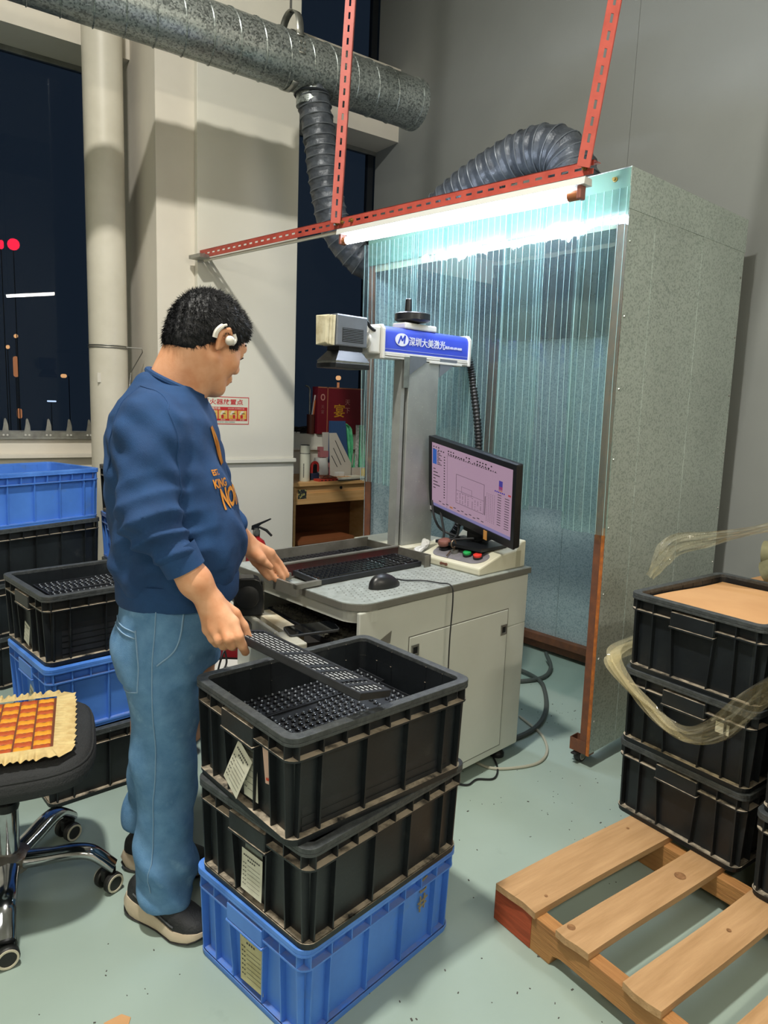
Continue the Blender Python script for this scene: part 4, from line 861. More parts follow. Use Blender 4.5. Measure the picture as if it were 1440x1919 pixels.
for k in range(5):
    x = -.127 + k * .063; q = sp(x - .028, -.05, x + .028, .001, .0021, m_sy, 'picture_tile')
    g = G(); g.prism(rrect(.016, .022, .004, 2), .0028, .0034, MS @ T(x + (.008 if k % 2 else -.004), -.036, 0)); g.build('picture_bottle', m_sr, q)
    g = G(); g.prism([(-.02, -.008), (-.006, .012), (.012, .014), (.004, .0), (-.012, -.014)], .0028, .0033, MS @ T(x, -.014, 0)); g.build('picture_hand', m_skin_print, q)
    G().b2((x - .004, -.02, .0034), (x + .016, -.016, .0038), MS).build('picture_nozzle', m_dark, q)
    text('caption', ('提起灭火器', '拔下保险销', '握住软管', '对准火苗根部', '按下压把')[k], .0075, MS @ T(x, -.056, .0022), m_sw, sg)
text('fine_print', '火警电话 119   请勿挪作他用  定期检查  保持通道畅通', .0065, MS @ T(0, -.0705, .0014), m_ink, sg)
# ---------------------------------------------------------------- anti-climb spikes on the left sill
t = thing('spike_strip', 'metal strip of upright spikes along the left window sill', 'spikes', (0, 4.835, 1.115))
G().b2((-1.2, 0, 0), (1.27, .004, .04)).build('strip', m_steel, t); G().b2((-1.2, -.01, -.004), (1.3, .015, .004)).build('strip_foot', m_steel, t)
for k in range(18):
    x = 1.135 - .1205 * k
    G().prism([(-.026, 0), (.018, 0), (.014, .07), (.005, .105), (-.001, .112), (-.007, .105), (-.012, .065)], -.003, .0, Matrix(((1, 0, 0, x), (0, 0, 1, 0), (0, 1, 0, .012), (0, 0, 0, 1)))).build('spike', m_steel, t)
    g = G()
    for d in (-.013, .008): g.lathe([(.006, 0), (.006, .003)], 8, T(x + d, -.003, .022) @ RX(90))
    g.build('rivet', m_armw, t)
# ---------------------------------------------------------------- fire extinguisher
t = thing('fire_extinguisher', 'red fire extinguisher with black lever on the floor by the white panel', 'extinguisher', (1.885, 3.92, 0))
m_ext = mat('extinguisher_red', '#b8242c', .25, coat=.5)
G().lathe([(.06, 0), (.066, .01), (.066, .47), (.062, .51), (.048, .545), (.022, .565), (.02, .58)], 28).build('cylinder', m_ext, t, smooth=True)
G().lathe([(.022, .575), (.022, .61), (.016, .615), (.016, .625)], 14).build('valve', m_steel, t, smooth=True)
g = G(); g.prism([(-.03, .612), (-.028, .638), (.0, .650), (.085, .688), (.092, .682), (.03, .648), (.01, .63), (.0, .612)], -.012, .012, Matrix(((.75, 0, -.66, 0), (-.66, 0, -.75, 0), (0, 1, 0, 0), (0, 0, 0, 1)))); g.build('lever', m_blk, t, bevel=.002)
g = G(); g.prism([(0, .612), (.02, .624), (.06, .606), (.095, .575), (.1, .582), (.065, .618), (.02, .634), (-.01, .63)], -.011, .011, Matrix(((.75, 0, -.66, 0), (-.66, 0, -.75, 0), (0, 1, 0, 0), (0, 0, 0, 1)))); g.build('handle', m_blk, t, bevel=.002)
G().lathe([(.018, 0), (.018, .01)], 16, T(-.012, -.02, .60) @ RX(90)).build('gauge', m_steel, t, smooth=True)
# ---------------------------------------------------------------- desk in the window recess
m_oak = mat('desk_oak', '#d8ad78', .5, c2='#cb9c63', scale=2.4, stretch=(1, 6, 18), lo=.35, hi=.65); m_oakd = mat('desk_dark_brown', '#7a4a2c', .55, c2='#6a3f25', scale=3, stretch=(1, 8, 12))  # second wood is a darker brown, used for modesty panel and carton
dk = thing('wooden_desk', 'oak veneer desk with a shallow drawer in the window recess', 'desk', (2.335, 4.25, 0), 5)
G().b2((-.03, -.01, .822), (.86, .5, .85)).build('desk_top', m_oak, dk, bevel=.002)
dd = G().b2((0, .0, .695), (.80, .02, .772)).build('drawer', m_oak, dk, bevel=.002)
G().b2((0, .012, .772), (.80, .03, .822)).build('top_rail', m_oak, dk)
G().lathe([(.011, 0), (.011, .004), (.006, .006)], 14, T(.40, .012, .797) @ RX(90)).build('lock', m_steel_dark, dk)
for x0, x1 in ((-.012, .006), (.795, .815)): G().b2((x0, .004, 0), (x1, .49, .822)).build('side_panel', m_oak, dk)
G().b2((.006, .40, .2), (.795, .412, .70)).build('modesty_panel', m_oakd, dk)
G().b2((.02, -.001, .735), (.09, .0, .80)).build('sticker', mat('sticker_yellow', '#b9b36a', .6, c2='#2a2d30', scale=45, lo=.45, hi=.5), dk)
G().b2((.765, -.008, .60), (.80, -.001, .73)).build('hanging_tag', mat('tag_brown_red', '#a4512e', .6), dk)
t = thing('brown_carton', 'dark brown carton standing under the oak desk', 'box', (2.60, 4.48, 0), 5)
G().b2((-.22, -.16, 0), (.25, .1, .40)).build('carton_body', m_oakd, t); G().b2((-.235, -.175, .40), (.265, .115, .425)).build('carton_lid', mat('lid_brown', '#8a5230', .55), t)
ZD = .85
t = thing('thermos_flask', 'white thermos flask at the left end of the desk', 'flask', (2.445, 4.325, ZD)); m_th = mat('thermos_cream', '#d5d6c4', .35)
G().lathe([(.035, 0), (.037, .005), (.037, .19), (.036, .195)], 28).build('bottle', m_th, t, smooth=True); G().lathe([(.0355, .197), (.0355, .245), (.033, .252)], 28).build('cap', m_th, t, smooth=True)
G().lathe([(.0362, .193), (.0362, .198)], 28).build('seal_ring', m_blk, t); G().lathe([(.033, .2515), (.031, .256)], 28).build('lid_top', m_blk, t)
g = G()
for k in range(9): g.b2((-.0385, -.003, .03 + k * .011), (-.0365, .003, .038 + k * .011), RZ(50))
g.build('print', m_ink, t)
# magazine file with its contents
m_file = mat('file_grey', '#c3bdb2', .7); t = thing('magazine_file', 'pale grey slotted magazine file on the desk', 'file holder', (2.685, 4.40, ZD), 5)
poly = [(.02, 0), (.21, 0), (.21, .11), (.065, .335), (0, .335)]; MZ = Matrix(((1, 0, 0, 0), (0, 0, 1, 0), (0, 1, 0, 0), (0, 0, 0, 1)))
for y in (0, .085): G().prism(poly, y, y + .004, MZ).build('side_panel', m_file, t)
G().b2((.02, 0, 0), (.21, .089, .004)).build('bottom', m_file, t); G().b2((.207, 0, 0), (.211, .089, .11)).build('front_lip', m_file, t)
for a, b in (((.055, .28), (.15, .12)), ((.04, .225), (.115, .10)), ((.025, .17), (.08, .085))): G().tube([(a[0], -.0006, a[1]), (b[0], -.0006, b[1])], .0028, 4).build('slot', m_dark, t)
o = tag(G().prism([(0, 0), (.17, 0), (.17, .10), (.13, .41), (.0, .41)], .0, .03, MZ).build('blue_folder', mat('folder_blue', '#31507c', .6)), 'dark blue folder standing in the magazine file', 'folder'); o.location = (2.725, 4.44, ZD + .01); o.rotation_euler = (0, 0, math.radians(5))
m_gr = mat('green_bag', '#6fce9c', .35, c2='#4fb47f', scale=20, bump=.7, bscale=40)
for k, (x, hgt, lean) in enumerate(((2.92, .40, -.03), (3.02, .37, .0), (3.07, .33, .02))):
    g = G(); g.grid(lambda u, v: (x + lean * v * v + .075 * (u - .5) * (1.2 - .3 * v) - (.05 * max(0, v - .85) * 4 if k == 0 else 0), 4.50 + .022 * math.sin(u * 14 + v * 5 + k), ZD + .02 + hgt * v - (.04 * max(0, v - .9) * 6 * u if k == 0 else 0)), 24, 20)
    tag(g.build('green_bag', m_gr, smooth=True, ang=80, solid=.003), ('folded green plastic bag leaning beside the blue folder', 'green plastic bag right of the white ruler', 'short green plastic bag by the booth curtain')[k], 'bag', 'green bags on the desk')
o = tag(G().b2((2.965, 4.47, ZD), (2.993, 4.474, ZD + .39)).build('white_ruler', mat('ruler_white', '#c9cdc8', .4, c2='#8d928f', scale=60)), 'white ruler standing between the green bags', 'ruler')
t = thing('tray_box', 'low grey tray holding the green bags', 'tray', (3.0, 4.49, ZD), 5); g = G(); g.ring([(-.09, -.06), (.13, -.06), (.13, .06), (-.09, .06)], [(-.086, -.056), (.126, -.056), (.126, .056), (-.086, .056)], 0, .075); g.b2((-.09, -.06, 0), (.13, .06, .004)); g.build('tray_wall', m_file, t)
t = thing('tape_roll', 'yellow tape roll at the right desk end', 'tape', (2.985, 4.345, ZD)); m_yt = mat('tape_yellow', '#e0b21c', .4); m_yo = mat('tape_orange', '#dd8a2a', .4)
g = G(); g.ring([(.04 * math.cos(a), .04 * math.sin(a)) for a in np.linspace(0, 6.283, 29)[:-1]], [(.028 * math.cos(a), .028 * math.sin(a)) for a in np.linspace(0, 6.283, 29)[:-1]], .012, .075); g.build('tape', m_yt, t, smooth=True); g = G(); g.ring([(.042 * math.cos(a), .042 * math.sin(a)) for a in np.linspace(0, 6.283, 29)[:-1]], [(.028 * math.cos(a), .028 * math.sin(a)) for a in np.linspace(0, 6.283, 29)[:-1]], 0, .012); g.build('tape_base', m_yo, t, smooth=True)
t = thing('notebook', 'open notebook lying in front of the magazine file', 'notebook', (2.80, 4.325, ZD), 8); G().b2((-.12, -.05, 0), (.14, .06, .008)).build('cover', m_ink, t); G().b2((-.115, -.045, .008), (.135, .055, .022)).build('pages', m_paper, t); G().b2((-.1, -.03, .022), (.02, .03, .024)).build('note', m_card, t)
t = thing('white_adapter', 'small white adapter box on the notebook', 'adapter', (2.74, 4.335, ZD + .024), 5); G().b2((-.035, -.015, 0), (.035, .015, .032)).build('shell', m_armw, t, bevel=.003); G().tube(bez([(.035, 0, .01), (.07, -.03, -.01), (.10, -.02, -.018), (.14, -.03, -.018)], 6), .002, 5).build('cord', m_armw, t)
t = thing('tape_gun', 'dusty pink tape gun leaning against the magazine file', 'tape gun', (2.635, 4.39, ZD), 5); m_tg = mat('tape_gun_pink', '#a5676a', .5)
g = G(); g.prism([(-.03, .16), (.045, .16), (.045, .205), (0.0, .205), (-.0, .235), (-.035, .235), (-.035, .21), (-.03, .2)], 0, .03, MZ); g.prism([(.0, .165), (.025, .165), (.06, .105), (.075, .13), (.085, .12), (.08, .085), (.07, .0), (.06, .0), (.065, .08), (.045, .09)], .01, .02, MZ); g.build('frame', m_tg, t)
G().lathe([(.05, 0), (.058, .05), (.055, .12), (.045, .155)], 20, T(-.01, .02, 0)).build('tape_core', m_armw, t, smooth=True)
t = thing('red_clamp', 'small red and black tool beside the thermos', 'tool', (2.525, 4.37, ZD)); g = G(); g.tube(bez([(0, 0, .05), (.005, 0, .11), (.03, 0, .125), (.05, 0, .11), (.052, 0, .06)], 6), .011, 8); g.build('red_grip', mat('grip_red', '#d23a36', .4), t, smooth=True); G().b2((-.01, -.015, 0), (.06, .03, .05)).build('tool_body', mat('tool_navy', '#262f46', .5), t, bevel=.006); G().b2((.008, -.008, .05), (.042, .01, .11)).build('tool_block', m_dark, t)
t = thing('red_tray', 'flat red slotted tray with a tangle of copper cord', 'tray', (2.60, 4.30, ZD), 5); G().b2((-.08, -.035, 0), (.10, .03, .016)).build('tray_plate', mat('tray_red', '#b9402f', .5), t)
for k in range(5): G().b2((-.06 + k * .032, -.0358, .004), (-.045 + k * .032, -.035, .010)).build('slot', m_dark, t)
g = G(); r6 = random.Random(9)
for k in range(5): g.tube(bez([(-.06 + .08 * r6.random(), -.02 + .03 * r6.random(), .022 + .02 * r6.random()) for _ in range(6)] + [(.09, -.02, .02)], 5), .004, 5)
g.build('copper_cord', mat('copper_cord', '#8a4a2e', .5, c2='#4a3a36', scale=50), t, smooth=True)
# things on the recess sill
ZS = 1.155
t = thing('red_gift_box', 'dark red gift box with gold characters on the window sill', 'box', (2.815, 4.795, ZS)); m_gift = mat('gift_red', '#6e1623', .45); m_gold = mat('gold_print', '#d19a2c', .4, .3)
G().b2((0, 0, 0), (.42, .085, .365)).build('box_body', m_gift, t, bevel=.002); G().b2((.085, -.0008, 0), (.092, 0, .365)).build('gold_line', mat('gold_dull', '#a4684a', .5), t); G().b2((0, -.0008, .357), (.42, 0, .365)).build('gold_line', mat('gold_dull2', '#a4684a', .5), t)
MB_ = Matrix(((1, 0, 0, 0), (0, 0, -1, -.0006), (0, 1, 0, 0), (0, 0, 0, 1)))
text('gold_lettering', '宴', .11, MB_ @ T(.20, .175, 0), m_gold, t, bold=.001); text('gold_lettering', '天', .05, MB_ @ T(.275, .25, 0), mat('pink_print', '#c28a80', .5), t); text('gold_lettering', '下', .05, MB_ @ T(.275, .185, 0), mat('pink_print', '#c28a80', .5), t)
text('gold_lettering', '宴', .03, MB_ @ T(.045, .17, 0), mat('pink_dim', '#8f5a58', .5), t); text('gold_lettering', '天', .03, MB_ @ T(.045, .21, 0), mat('pink_dim', '#8f5a58', .5), t)
g = G(); g.ring([(.020 * math.cos(a), .026 * math.sin(a)) for a in np.linspace(0, 6.283, 17)[:-1]], [(.012 * math.cos(a), .017 * math.sin(a)) for a in np.linspace(0, 6.283, 17)[:-1]], 0, .0008, MB_ @ T(.045, .285, 0)); g.build('seal', mat('pink_print', '#c28a80', .5), t)
t = thing('pen_cup', 'brown pen cup on the window sill', 'pen holder', (2.775, 4.83, ZS)); G().lathe([(.03, 0), (.032, .15), (.029, .15), (.027, .01)], 18).build('cup', mat('cup_brown', '#5a2c20', .5), t, smooth=True)
for a, b, m_, nm in (((.01, 0, .03), (.03, -.01, .26), mat('pen_orange', '#c4602a', .4), 'pen'), ((.0, .01, .03), (.035, .0, .30), m_armw, 'pen'), ((-.01, 0, .03), (.0, .0, .24), m_steel_dark, 'pen')): G().cyl(a, b, .006, n=8).build(nm, m_, t)
G().tube(bez([(-.008, .005, .05), (-.01, .005, .28), (-.015, .005, .35), (-.05, .005, .37)], 6), .007, 8).build('bent_tube', m_steel, t, smooth=True)
t = thing('cable_tangle', 'tangle of black cables on the recess window sill', 'cable', (2.62, 4.84, ZS)); g = G()
for k in range(5): g.tube(bez([(-.13 + .25 * r6.random(), -.03 + .06 * r6.random(), .006 + .05 * r6.random()) for _ in range(6)], 6), .005, 6)
g.build('cables', m_blk, t, smooth=True); G().b2((-.02, -.03, .0), (.05, .0, .014)).build('white_plug', m_armw, t)
# ---------------------------------------------------------------- office chair
m_chrome = mat('chrome', '#b9bcc0', .12, 1., c2='#9a9da0', scale=12); m_mesh = mat('seat_mesh', '#26282a', .8, c2='#303335', scale=3, bump=.4, bscale=200); m_crm = mat('castor_cream', '#c9c2ac', .5)
ch = thing('office_chair', 'black office chair with a five-armed chrome base at the left edge', 'chair', (.238, 2.06, 0))
def seatp(u, v):
    a = u * 2 * math.pi; c, s = math.cos(a), math.sin(a); n_ = 4.0; r = (abs(c) ** n_ + abs(s) ** n_) ** (-1 / n_)
    prof = ((0, .488), (.55, .487), (.80, .482), (.93, .470), (.99, .450), (1.0, .43), (.97, .408), (.88, .395), (.5, .392), (0, .392)); k = v * (len(prof) - 1); i = min(int(k), len(prof) - 2); f = k - i
    rr = prof[i][0] + (prof[i + 1][0] - prof[i][0]) * f; z = prof[i][1] + (prof[i + 1][1] - prof[i][1]) * f
    return (r * c * rr * .236, r * s * rr * .245, z + .006 * (rr * c) ** 2)
g = G(); g.grid(seatp, 64, 36, RZ(-12.7)); g.build('seat', m_mesh, ch, smooth=True, ang=80)
g = G(); g.tube([RZ(-12.7) @ (Vector(seatp(u, .40)) * 1.0 + Vector((0, 0, .001))) for u in np.linspace(0, 1, 65)[:-1]], .003, 6, closed=True); g.build('piping', m_mesh, ch, smooth=True)
G().lathe([(.03, .10), (.03, .27), (.022, .275), (.022, .36), (.05, .365), (.09, .392)], 24).build('gas_lift', m_chrome, ch, smooth=True); G().lathe([(.031, .262), (.0335, .272), (.031, .284)], 24).build('lift_collar', m_blk, ch, smooth=True)
G().lathe([(.035, .075), (.055, .085), (.055, .125), (.035, .135)], 24).build('hub', mat('chrome_rusty', '#9d978f', .35, .8, c2='#7c6450', scale=20, lo=.45, hi=.6), ch, smooth=True)
for k in range(5):
    a = -28 + 72 * k; M_ = RZ(a)
    pts = bez([(.03, 0, .105), (.10, 0, .112), (.17, 0, .122), (.22, 0, .118), (.255, 0, .095), (.285, 0, .068)], 7); n_ = len(pts)
    vs = []; fs = []
    for i, p in enumerate(pts):
        f = i / (n_ - 1); wd = .030 - .006 * f; hh = .021 - .008 * f
        for q in range(12): an = 2 * math.pi * q / 12; c, s = math.cos(an), math.sin(an); vs.append((p.x + .006 * s * f, wd * math.copysign(abs(c) ** .7, c), p.z + hh * math.copysign(abs(s) ** .8, s)))
    fs = [(i * 12 + q, i * 12 + (q + 1) % 12, (i + 1) * 12 + (q + 1) % 12, (i + 1) * 12 + q) for i in range(n_ - 1) for q in range(12)] + [tuple(range(11, -1, -1)), tuple(range((n_ - 1) * 12, n_ * 12))]
    g = G(); g.add(vs, fs, M_); g.build('base_arm', m_chrome, ch, smooth=True, ang=60)
    wa = a + (50, -20, 80, 30, 100)[k]; MW = M_ @ T(.268, 0, 0) @ RZ(wa - a)
    co = G(); co.b2((-.02, -.009, .03), (.02, .009, .066), MW); co.lathe([(.008, .06), (.008, .085)], 8, M_ @ T(.268, 0, 0)); co = co.build('castor', m_cast, ch, bevel=.004)
    for s in (-1, 1):
        G().lathe([(.008, -.010), (.026, -.010), (.029, -.006), (.029, .006), (.026, .010), (.008, .010)], 22, MW @ T(0, s * .021, .029) @ RX(90)).build('wheel', m_cast, co, smooth=True)
        g = G(); g.ring([(.0255 * math.cos(q), .0255 * math.sin(q)) for q in np.linspace(0, 6.283, 23)[:-1]], [(.0205 * math.cos(q), .0205 * math.sin(q)) for q in np.linspace(0, 6.283, 23)[:-1]], -.002, .002, MW @ T(0, s * .0315, .029) @ RX(90)); g.build('wheel_ring', m_crm, co, smooth=True)
# beaded cushion
m_or = mat('bead_orange', '#e39a2c', .35, coat=.3); m_rd = mat('bead_rust', '#b4532a', .35, coat=.3); m_frill = mat('frill_cream', '#d3bd84', .75, c2='#c3a870', scale=40); m_cush = mat('cushion_brown', '#6a3a22', .8)
cu = thing('beaded_cushion', 'orange and rust checked bead cushion with cream frill on the chair', 'cushion', (.205, 2.068, .4915), -12.7)
G().b2((-.165, -.165, 0), (.165, .165, .010)).build('backing', m_cush, cu)
nx, ny = 7, 12; tw = .32 / nx; th_ = .325 / ny
def bead(m_):
    g = G(); g.grid(lambda u, v: ((u - .5) * tw * .90, (v - .5) * th_ * .98, .010 + .0035 * (1 - (2 * v - 1) ** 4) * (1 - (2 * u - 1) ** 6) + .0012 * math.sin(u * 9.4)), 8, 5); return g.mesh('bead_tile', m_, True, 60)
bo_, br_ = bead(m_or), bead(m_rd)
for i in range(nx):
    for j in range(ny):
        o = link('bead_tile', bo_ if (i + j) % 2 else br_, cu); o.location = (-.16 + tw * (i + .5), -.1625 + th_ * (j + .5), 0)
def frill(u, v):
    s = u * 4; k = int(s) % 4; f = s - int(s); cx = ((-1, -1), (1, -1), (1, 1), (-1, 1))[k]; nx_ = ((1, -1), (1, 1), (-1, 1), (-1, -1))[k]
    p0 = Vector(cx) * .165; p1 = Vector(nx_) * .165; p = p0.lerp(p1, f); out = Vector(((0, -1), (1, 0), (0, 1), (-1, 0))[k]); e = min(f, 1 - f)
    if e < .10: q = (cx if f < .5 else nx_); out = (out + Vector(q) * (.10 - e) * 7).normalized()
    wv = math.sin(u * 4 * 118) * .6 + math.sin(u * 4 * 61 + 1) * .4
    d = .052 * v * (1 + .05 * wv); return (p.x + out.x * d + .002 * wv * v, p.y + out.y * d, .011 + .006 * wv * v - .004 * v + .004)
g = G(); g.grid(frill, 1000, 5); g.build('frill', m_frill, cu, smooth=True, ang=80)
# ---------------------------------------------------------------- red and white things under the drawer
t = thing('white_tub', 'white rounded tub with a black cord under the drawer', 'tub', (1.09, 2.40, 0), -36); G().prism(rrect(.24, .18, .05, 5), 0, .40).build('tub', m_armw, t, bevel=.03)
G().tube(bez([(-.07, -.06, .40), (-.06, -.06, .44), (-.05, -.04, .47), (-.04, -.05, .43), (-.05, -.07, .40)], 6), .004, 6).build('cord_loop', m_blk, t, smooth=True)
t = thing('red_case', 'dark red case behind the white tub under the drawer', 'case', (1.20, 2.60, 0), -36); G().b2((-.16, -.08, 0), (.16, .08, .47)).build('case_body', mat('case_red', '#8c1a22', .4), t, bevel=.02); G().b2((-.16, -.082, .36), (.16, -.079, .375)).build('case_seam', m_dark, t)
# ---------------------------------------------------------------- cables and litter on the floor
t = tag(G().tube(bez([(3.0, 2.52, .06), (2.93, 2.42, .02), (2.78, 2.36, .012), (2.60, 2.42, .012), (2.52, 2.56, .012), (2.60, 2.62, .012), (2.74, 2.52, .022), (2.76, 2.36, .012), (2.66, 2.22, .012), (2.48, 2.06, .012), (2.30, 1.97, .012), (2.12, 1.96, .012), (1.95, 2.05, .012)], 8), .011, 8).build('power_cable', mat('cable_grey', '#4d524f', .5), smooth=True), 'thick grey cable looping on the floor beside the cabinet', 'cable')
t = tag(G().tube(bez([(2.35, 2.10, .008), (2.33, 2.02, .008), (2.30, 1.92, .006), (2.21, 1.81, .006), (2.10, 1.76, .006), (1.98, 1.785, .006), (1.90, 1.84, .006), (1.88, 1.95, .006)], 8), .006, 8).build('pale_cord', mat('cord_pale', '#a9a796', .5), smooth=True), 'pale thin cord curving on the floor at the cabinet corner', 'cable')
t = tag(G().tube(bez([(2.00, 1.93, .005), (1.93, 1.82, .005), (1.86, 1.77, .005), (1.80, 1.80, .005), (1.74, 1.79, .005), (1.70, 1.84, .005)], 8), .004, 6).build('thin_wire', m_blk, smooth=True), 'thin black wire lying under the cabinet front edge', 'cable')
g = G(); rf = random.Random(21)
for k in range(170):
    c = rf.choice(((2.55, 2.05, .25), (2.1, 1.5, .25), (1.6, 1.75, .3), (1.2, .9, .25), (1.0, 1.0, .3), (1.75, 1.35, .25), (.3, 1.5, .3)))
    x, y = rf.gauss(c[0], c[2] * .6), rf.gauss(c[1], c[2] * .5)
    if x < .15 or y < .6: continue
    s = .0013 + .003 * rf.random() ** 3; g.box((0, 0, .0008), (s * 2, s, .0016), T(x, y, 0) @ RZ(rf.random() * 180))
o = stuff(g.build('floor_crumbs', mat('crumb_dark', '#4d4a45', .8))); tag(o, 'dark crumbs scattered over the green floor', 'debris')
g = G(); g.prism([(-.03, -.02), (.02, -.025), (.035, .0), (.02, .02), (-.02, .018)], 0, .003); o = tag(g.build('cardboard_scrap', m_card), 'small tan cardboard scrap on the floor at the bottom edge', 'scrap'); o.location = (.365, 1.462, 0)
# ---------------------------------------------------------------- night outside
def em2(n, c, s): return mat(n, '#000000', .5, emit=c, estr=s)
NLK = [0]
def nightlamp(name, label, cat, x, z, w_, h_, m_, pole=None):
    Y = 20. + .25 * NLK[0]; NLK[0] += 1; x *= Y / 20; z = 1.42 + (z - 1.42) * Y / 20
    t = thing(name, label, cat, (x, Y, 0))
    G().prism(rrect(w_, h_, min(w_, h_) * .45, 3), -.05, .05, Matrix(((1, 0, 0, 0), (0, 0, 1, 0), (0, 1, 0, z), (0, 0, 0, 1)))).build('lamp', m_, t)
    G().cyl((pole or 0, .05, 0), (pole or 0, .05, z), .010, n=6).build('pole', mat('pole_dark', '#0c0d0f', .8), t)
ml = (em2('lamp_red', '#ff2038', 5.), em2('lamp_warm', '#ffb070', 3.), em2('lamp_orange', '#ff9a60', 1.3), em2('lamp_white', '#e8f0ff', 3.))
nightlamp('red_sign_light', 'bright red square sign light in the night outside', 'sign', 3.05, 4.886, .26, .26, ml[0]); nightlamp('red_sign_light', 'red sign light cut by the left picture edge', 'sign', 2.78, 4.84, .10, .2, ml[0])
nightlamp('street_lamp', 'tall orange light streak outside the left window', 'lamp', 2.99, 1.95, .11, .52, ml[2]); nightlamp('street_lamp', 'short orange light streak low behind the spikes', 'lamp', 3.03, .79, .11, .26, ml[2])
nightlamp('street_lamp', 'round white street lamp on a pole outside', 'lamp', 4.10, 1.78, .14, .10, ml[1], .14); nightlamp('street_lamp', 'flat white light low outside the window', 'lamp', 3.79, 1.12, .22, .04, ml[3])
nightlamp('street_lamp', 'upper small warm light outside the left window', 'lamp', 3.02, 2.70, .09, .10, ml[1]); nightlamp('street_lamp', 'lower small warm light outside the left window', 'lamp', 2.83, 2.42, .08, .10, ml[1])
nightlamp('street_lamp', 'warm lamp on an orange pole above the red gift box', 'lamp', 12.5, 2.15, .16, .16, ml[1]); o = G().b2((12.36, 19.8, 0), (12.42, 19.85, 2.0)).build('lit_pole', ml[2]); tag(o, 'orange lit pole beside the lamp above the gift box', 'pole')
# ---------------------------------------------------------------- person (implicit surfaces polygonised with surface nets)
def sdf_mesh(name, prims, res, lo, hi, m, post=None):
    lo = np.array(lo, np.float32); n = np.ceil((np.array(hi) - lo) / res).astype(int) + 1
    F = np.full(n, 1.0, np.float32); ax = [lo[i] + res * np.arange(n[i], dtype=np.float32) for i in range(3)]
    for pr in prims:
        op, bl, bh, fn, k = pr
        i0 = np.maximum(((np.array(bl) - lo - .03) / res).astype(int), 0); i1 = np.minimum(((np.array(bh) - lo + .03) / res).astype(int) + 2, n)
        if (i1 <= i0).any(): continue
        sl = tuple(slice(a, b) for a, b in zip(i0, i1)); X = ax[0][sl[0]][:, None, None]; Y = ax[1][sl[1]][None, :, None]; Z = ax[2][sl[2]][None, None, :]
        d = fn(X, Y, Z); s = F[sl]
        if op == 'add': h = np.clip(.5 + .5 * (s - d) / k, 0, 1); F[sl] = s * (1 - h) + d * h - k * h * (1 - h)
        elif op == 'sub': d = -d; h = np.clip(.5 - .5 * (s - d) / k, 0, 1); F[sl] = s * (1 - h) + d * h + k * h * (1 - h)
        elif op == 'and': F[sl] = np.maximum(s, d)
        elif op == 'off': F[sl] = s + d * (np.abs(s) < .03)
    ins = F < 0; nx, ny, nz = n; c = np.zeros((nx - 1, ny - 1, nz - 1), np.int8)
    for dx in (0, 1):
        for dy in (0, 1):
            for dz in (0, 1): c += ins[dx:nx - 1 + dx, dy:ny - 1 + dy, dz:nz - 1 + dz]
    act = (c > 0) & (c < 8); idx = np.argwhere(act); vid = np.full(act.shape, -1, np.int32); vid[act] = np.arange(len(idx))
    acc = np.zeros((len(idx), 3), np.float32); cnt = np.zeros(len(idx), np.float32)
    for axis in range(3):
        o1, o2 = [q for q in range(3) if q != axis]
        for a in (0, 1):
            for b in (0, 1):
                p = idx.copy(); p[:, o1] += a; p[:, o2] += b; q = p.copy(); q[:, axis] += 1
                f0 = F[p[:, 0], p[:, 1], p[:, 2]]; f1 = F[q[:, 0], q[:, 1], q[:, 2]]; cr = (f0 < 0) != (f1 < 0)
                t = np.where(cr, f0 / np.where(cr, f0 - f1, 1), 0); pos = p.astype(np.float32); pos[:, axis] += t
                acc[cr] += pos[cr]; cnt[cr] += 1
    V = lo + res * acc / cnt[:, None]; quads = []
    for axis in range(3):
        o1, o2 = (axis + 1) % 3, (axis + 2) % 3
        s0 = [slice(None)] * 3; s1 = [slice(None)] * 3; s0[axis] = slice(0, -1); s1[axis] = slice(1, None)
        cr = ins[tuple(s0)] != ins[tuple(s1)]; e = np.argwhere(cr); ok = (e[:, o1] > 0) & (e[:, o2] > 0) & (e[:, o1] < n[o1] - 1) & (e[:, o2] < n[o2] - 1); e = e[ok]
        def at(a, b): p = e.copy(); p[:, o1] -= a; p[:, o2] -= b; return vid[p[:, 0], p[:, 1], p[:, 2]]
        q = np.stack([at(1, 1), at(0, 1), at(0, 0), at(1, 0)], 1); fl = ins[tuple(e.T)]; q[~fl] = q[~fl][:, ::-1]; quads.append(q)
    Q = np.concatenate(quads); 
    for _ in range(2):                       # light smoothing
        s = np.zeros_like(V); k = np.zeros(len(V), np.float32)
        for a, b in ((0, 1), (1, 2), (2, 3), (3, 0)):
            np.add.at(s, Q[:, a], V[Q[:, b]]); np.add.at(s, Q[:, b], V[Q[:, a]]); np.add.at(k, Q[:, a], 1); np.add.at(k, Q[:, b], 1)
        V = .5 * V + .5 * s / np.maximum(k, 1)[:, None]
    if post is not None: V = post(V, Q)
    me = bpy.data.meshes.new(name); me.from_pydata(V.tolist(), [], Q.tolist()); me.materials.append(m); me.update()
    me.polygons.foreach_set('use_smooth', [True] * len(me.polygons)); return me
def cap(a, b, ra, rb=None, k=.012, op='add'):
    a = np.array(a, np.float32); b = np.array(b, np.float32); rb = ra if rb is None else rb; R_ = max(ra, rb); ab = b - a; L2 = max(float(ab @ ab), 1e-9)
    def fn(X, Y, Z):
        px, py, pz = X - a[0], Y - a[1], Z - a[2]; t = np.clip((px * ab[0] + py * ab[1] + pz * ab[2]) / L2, 0, 1)
        return np.sqrt((px - t * ab[0]) ** 2 + (py - t * ab[1]) ** 2 + (pz - t * ab[2]) ** 2) - (ra + (rb - ra) * t)
    return (op, np.minimum(a, b) - R_, np.maximum(a, b) + R_, fn, k)
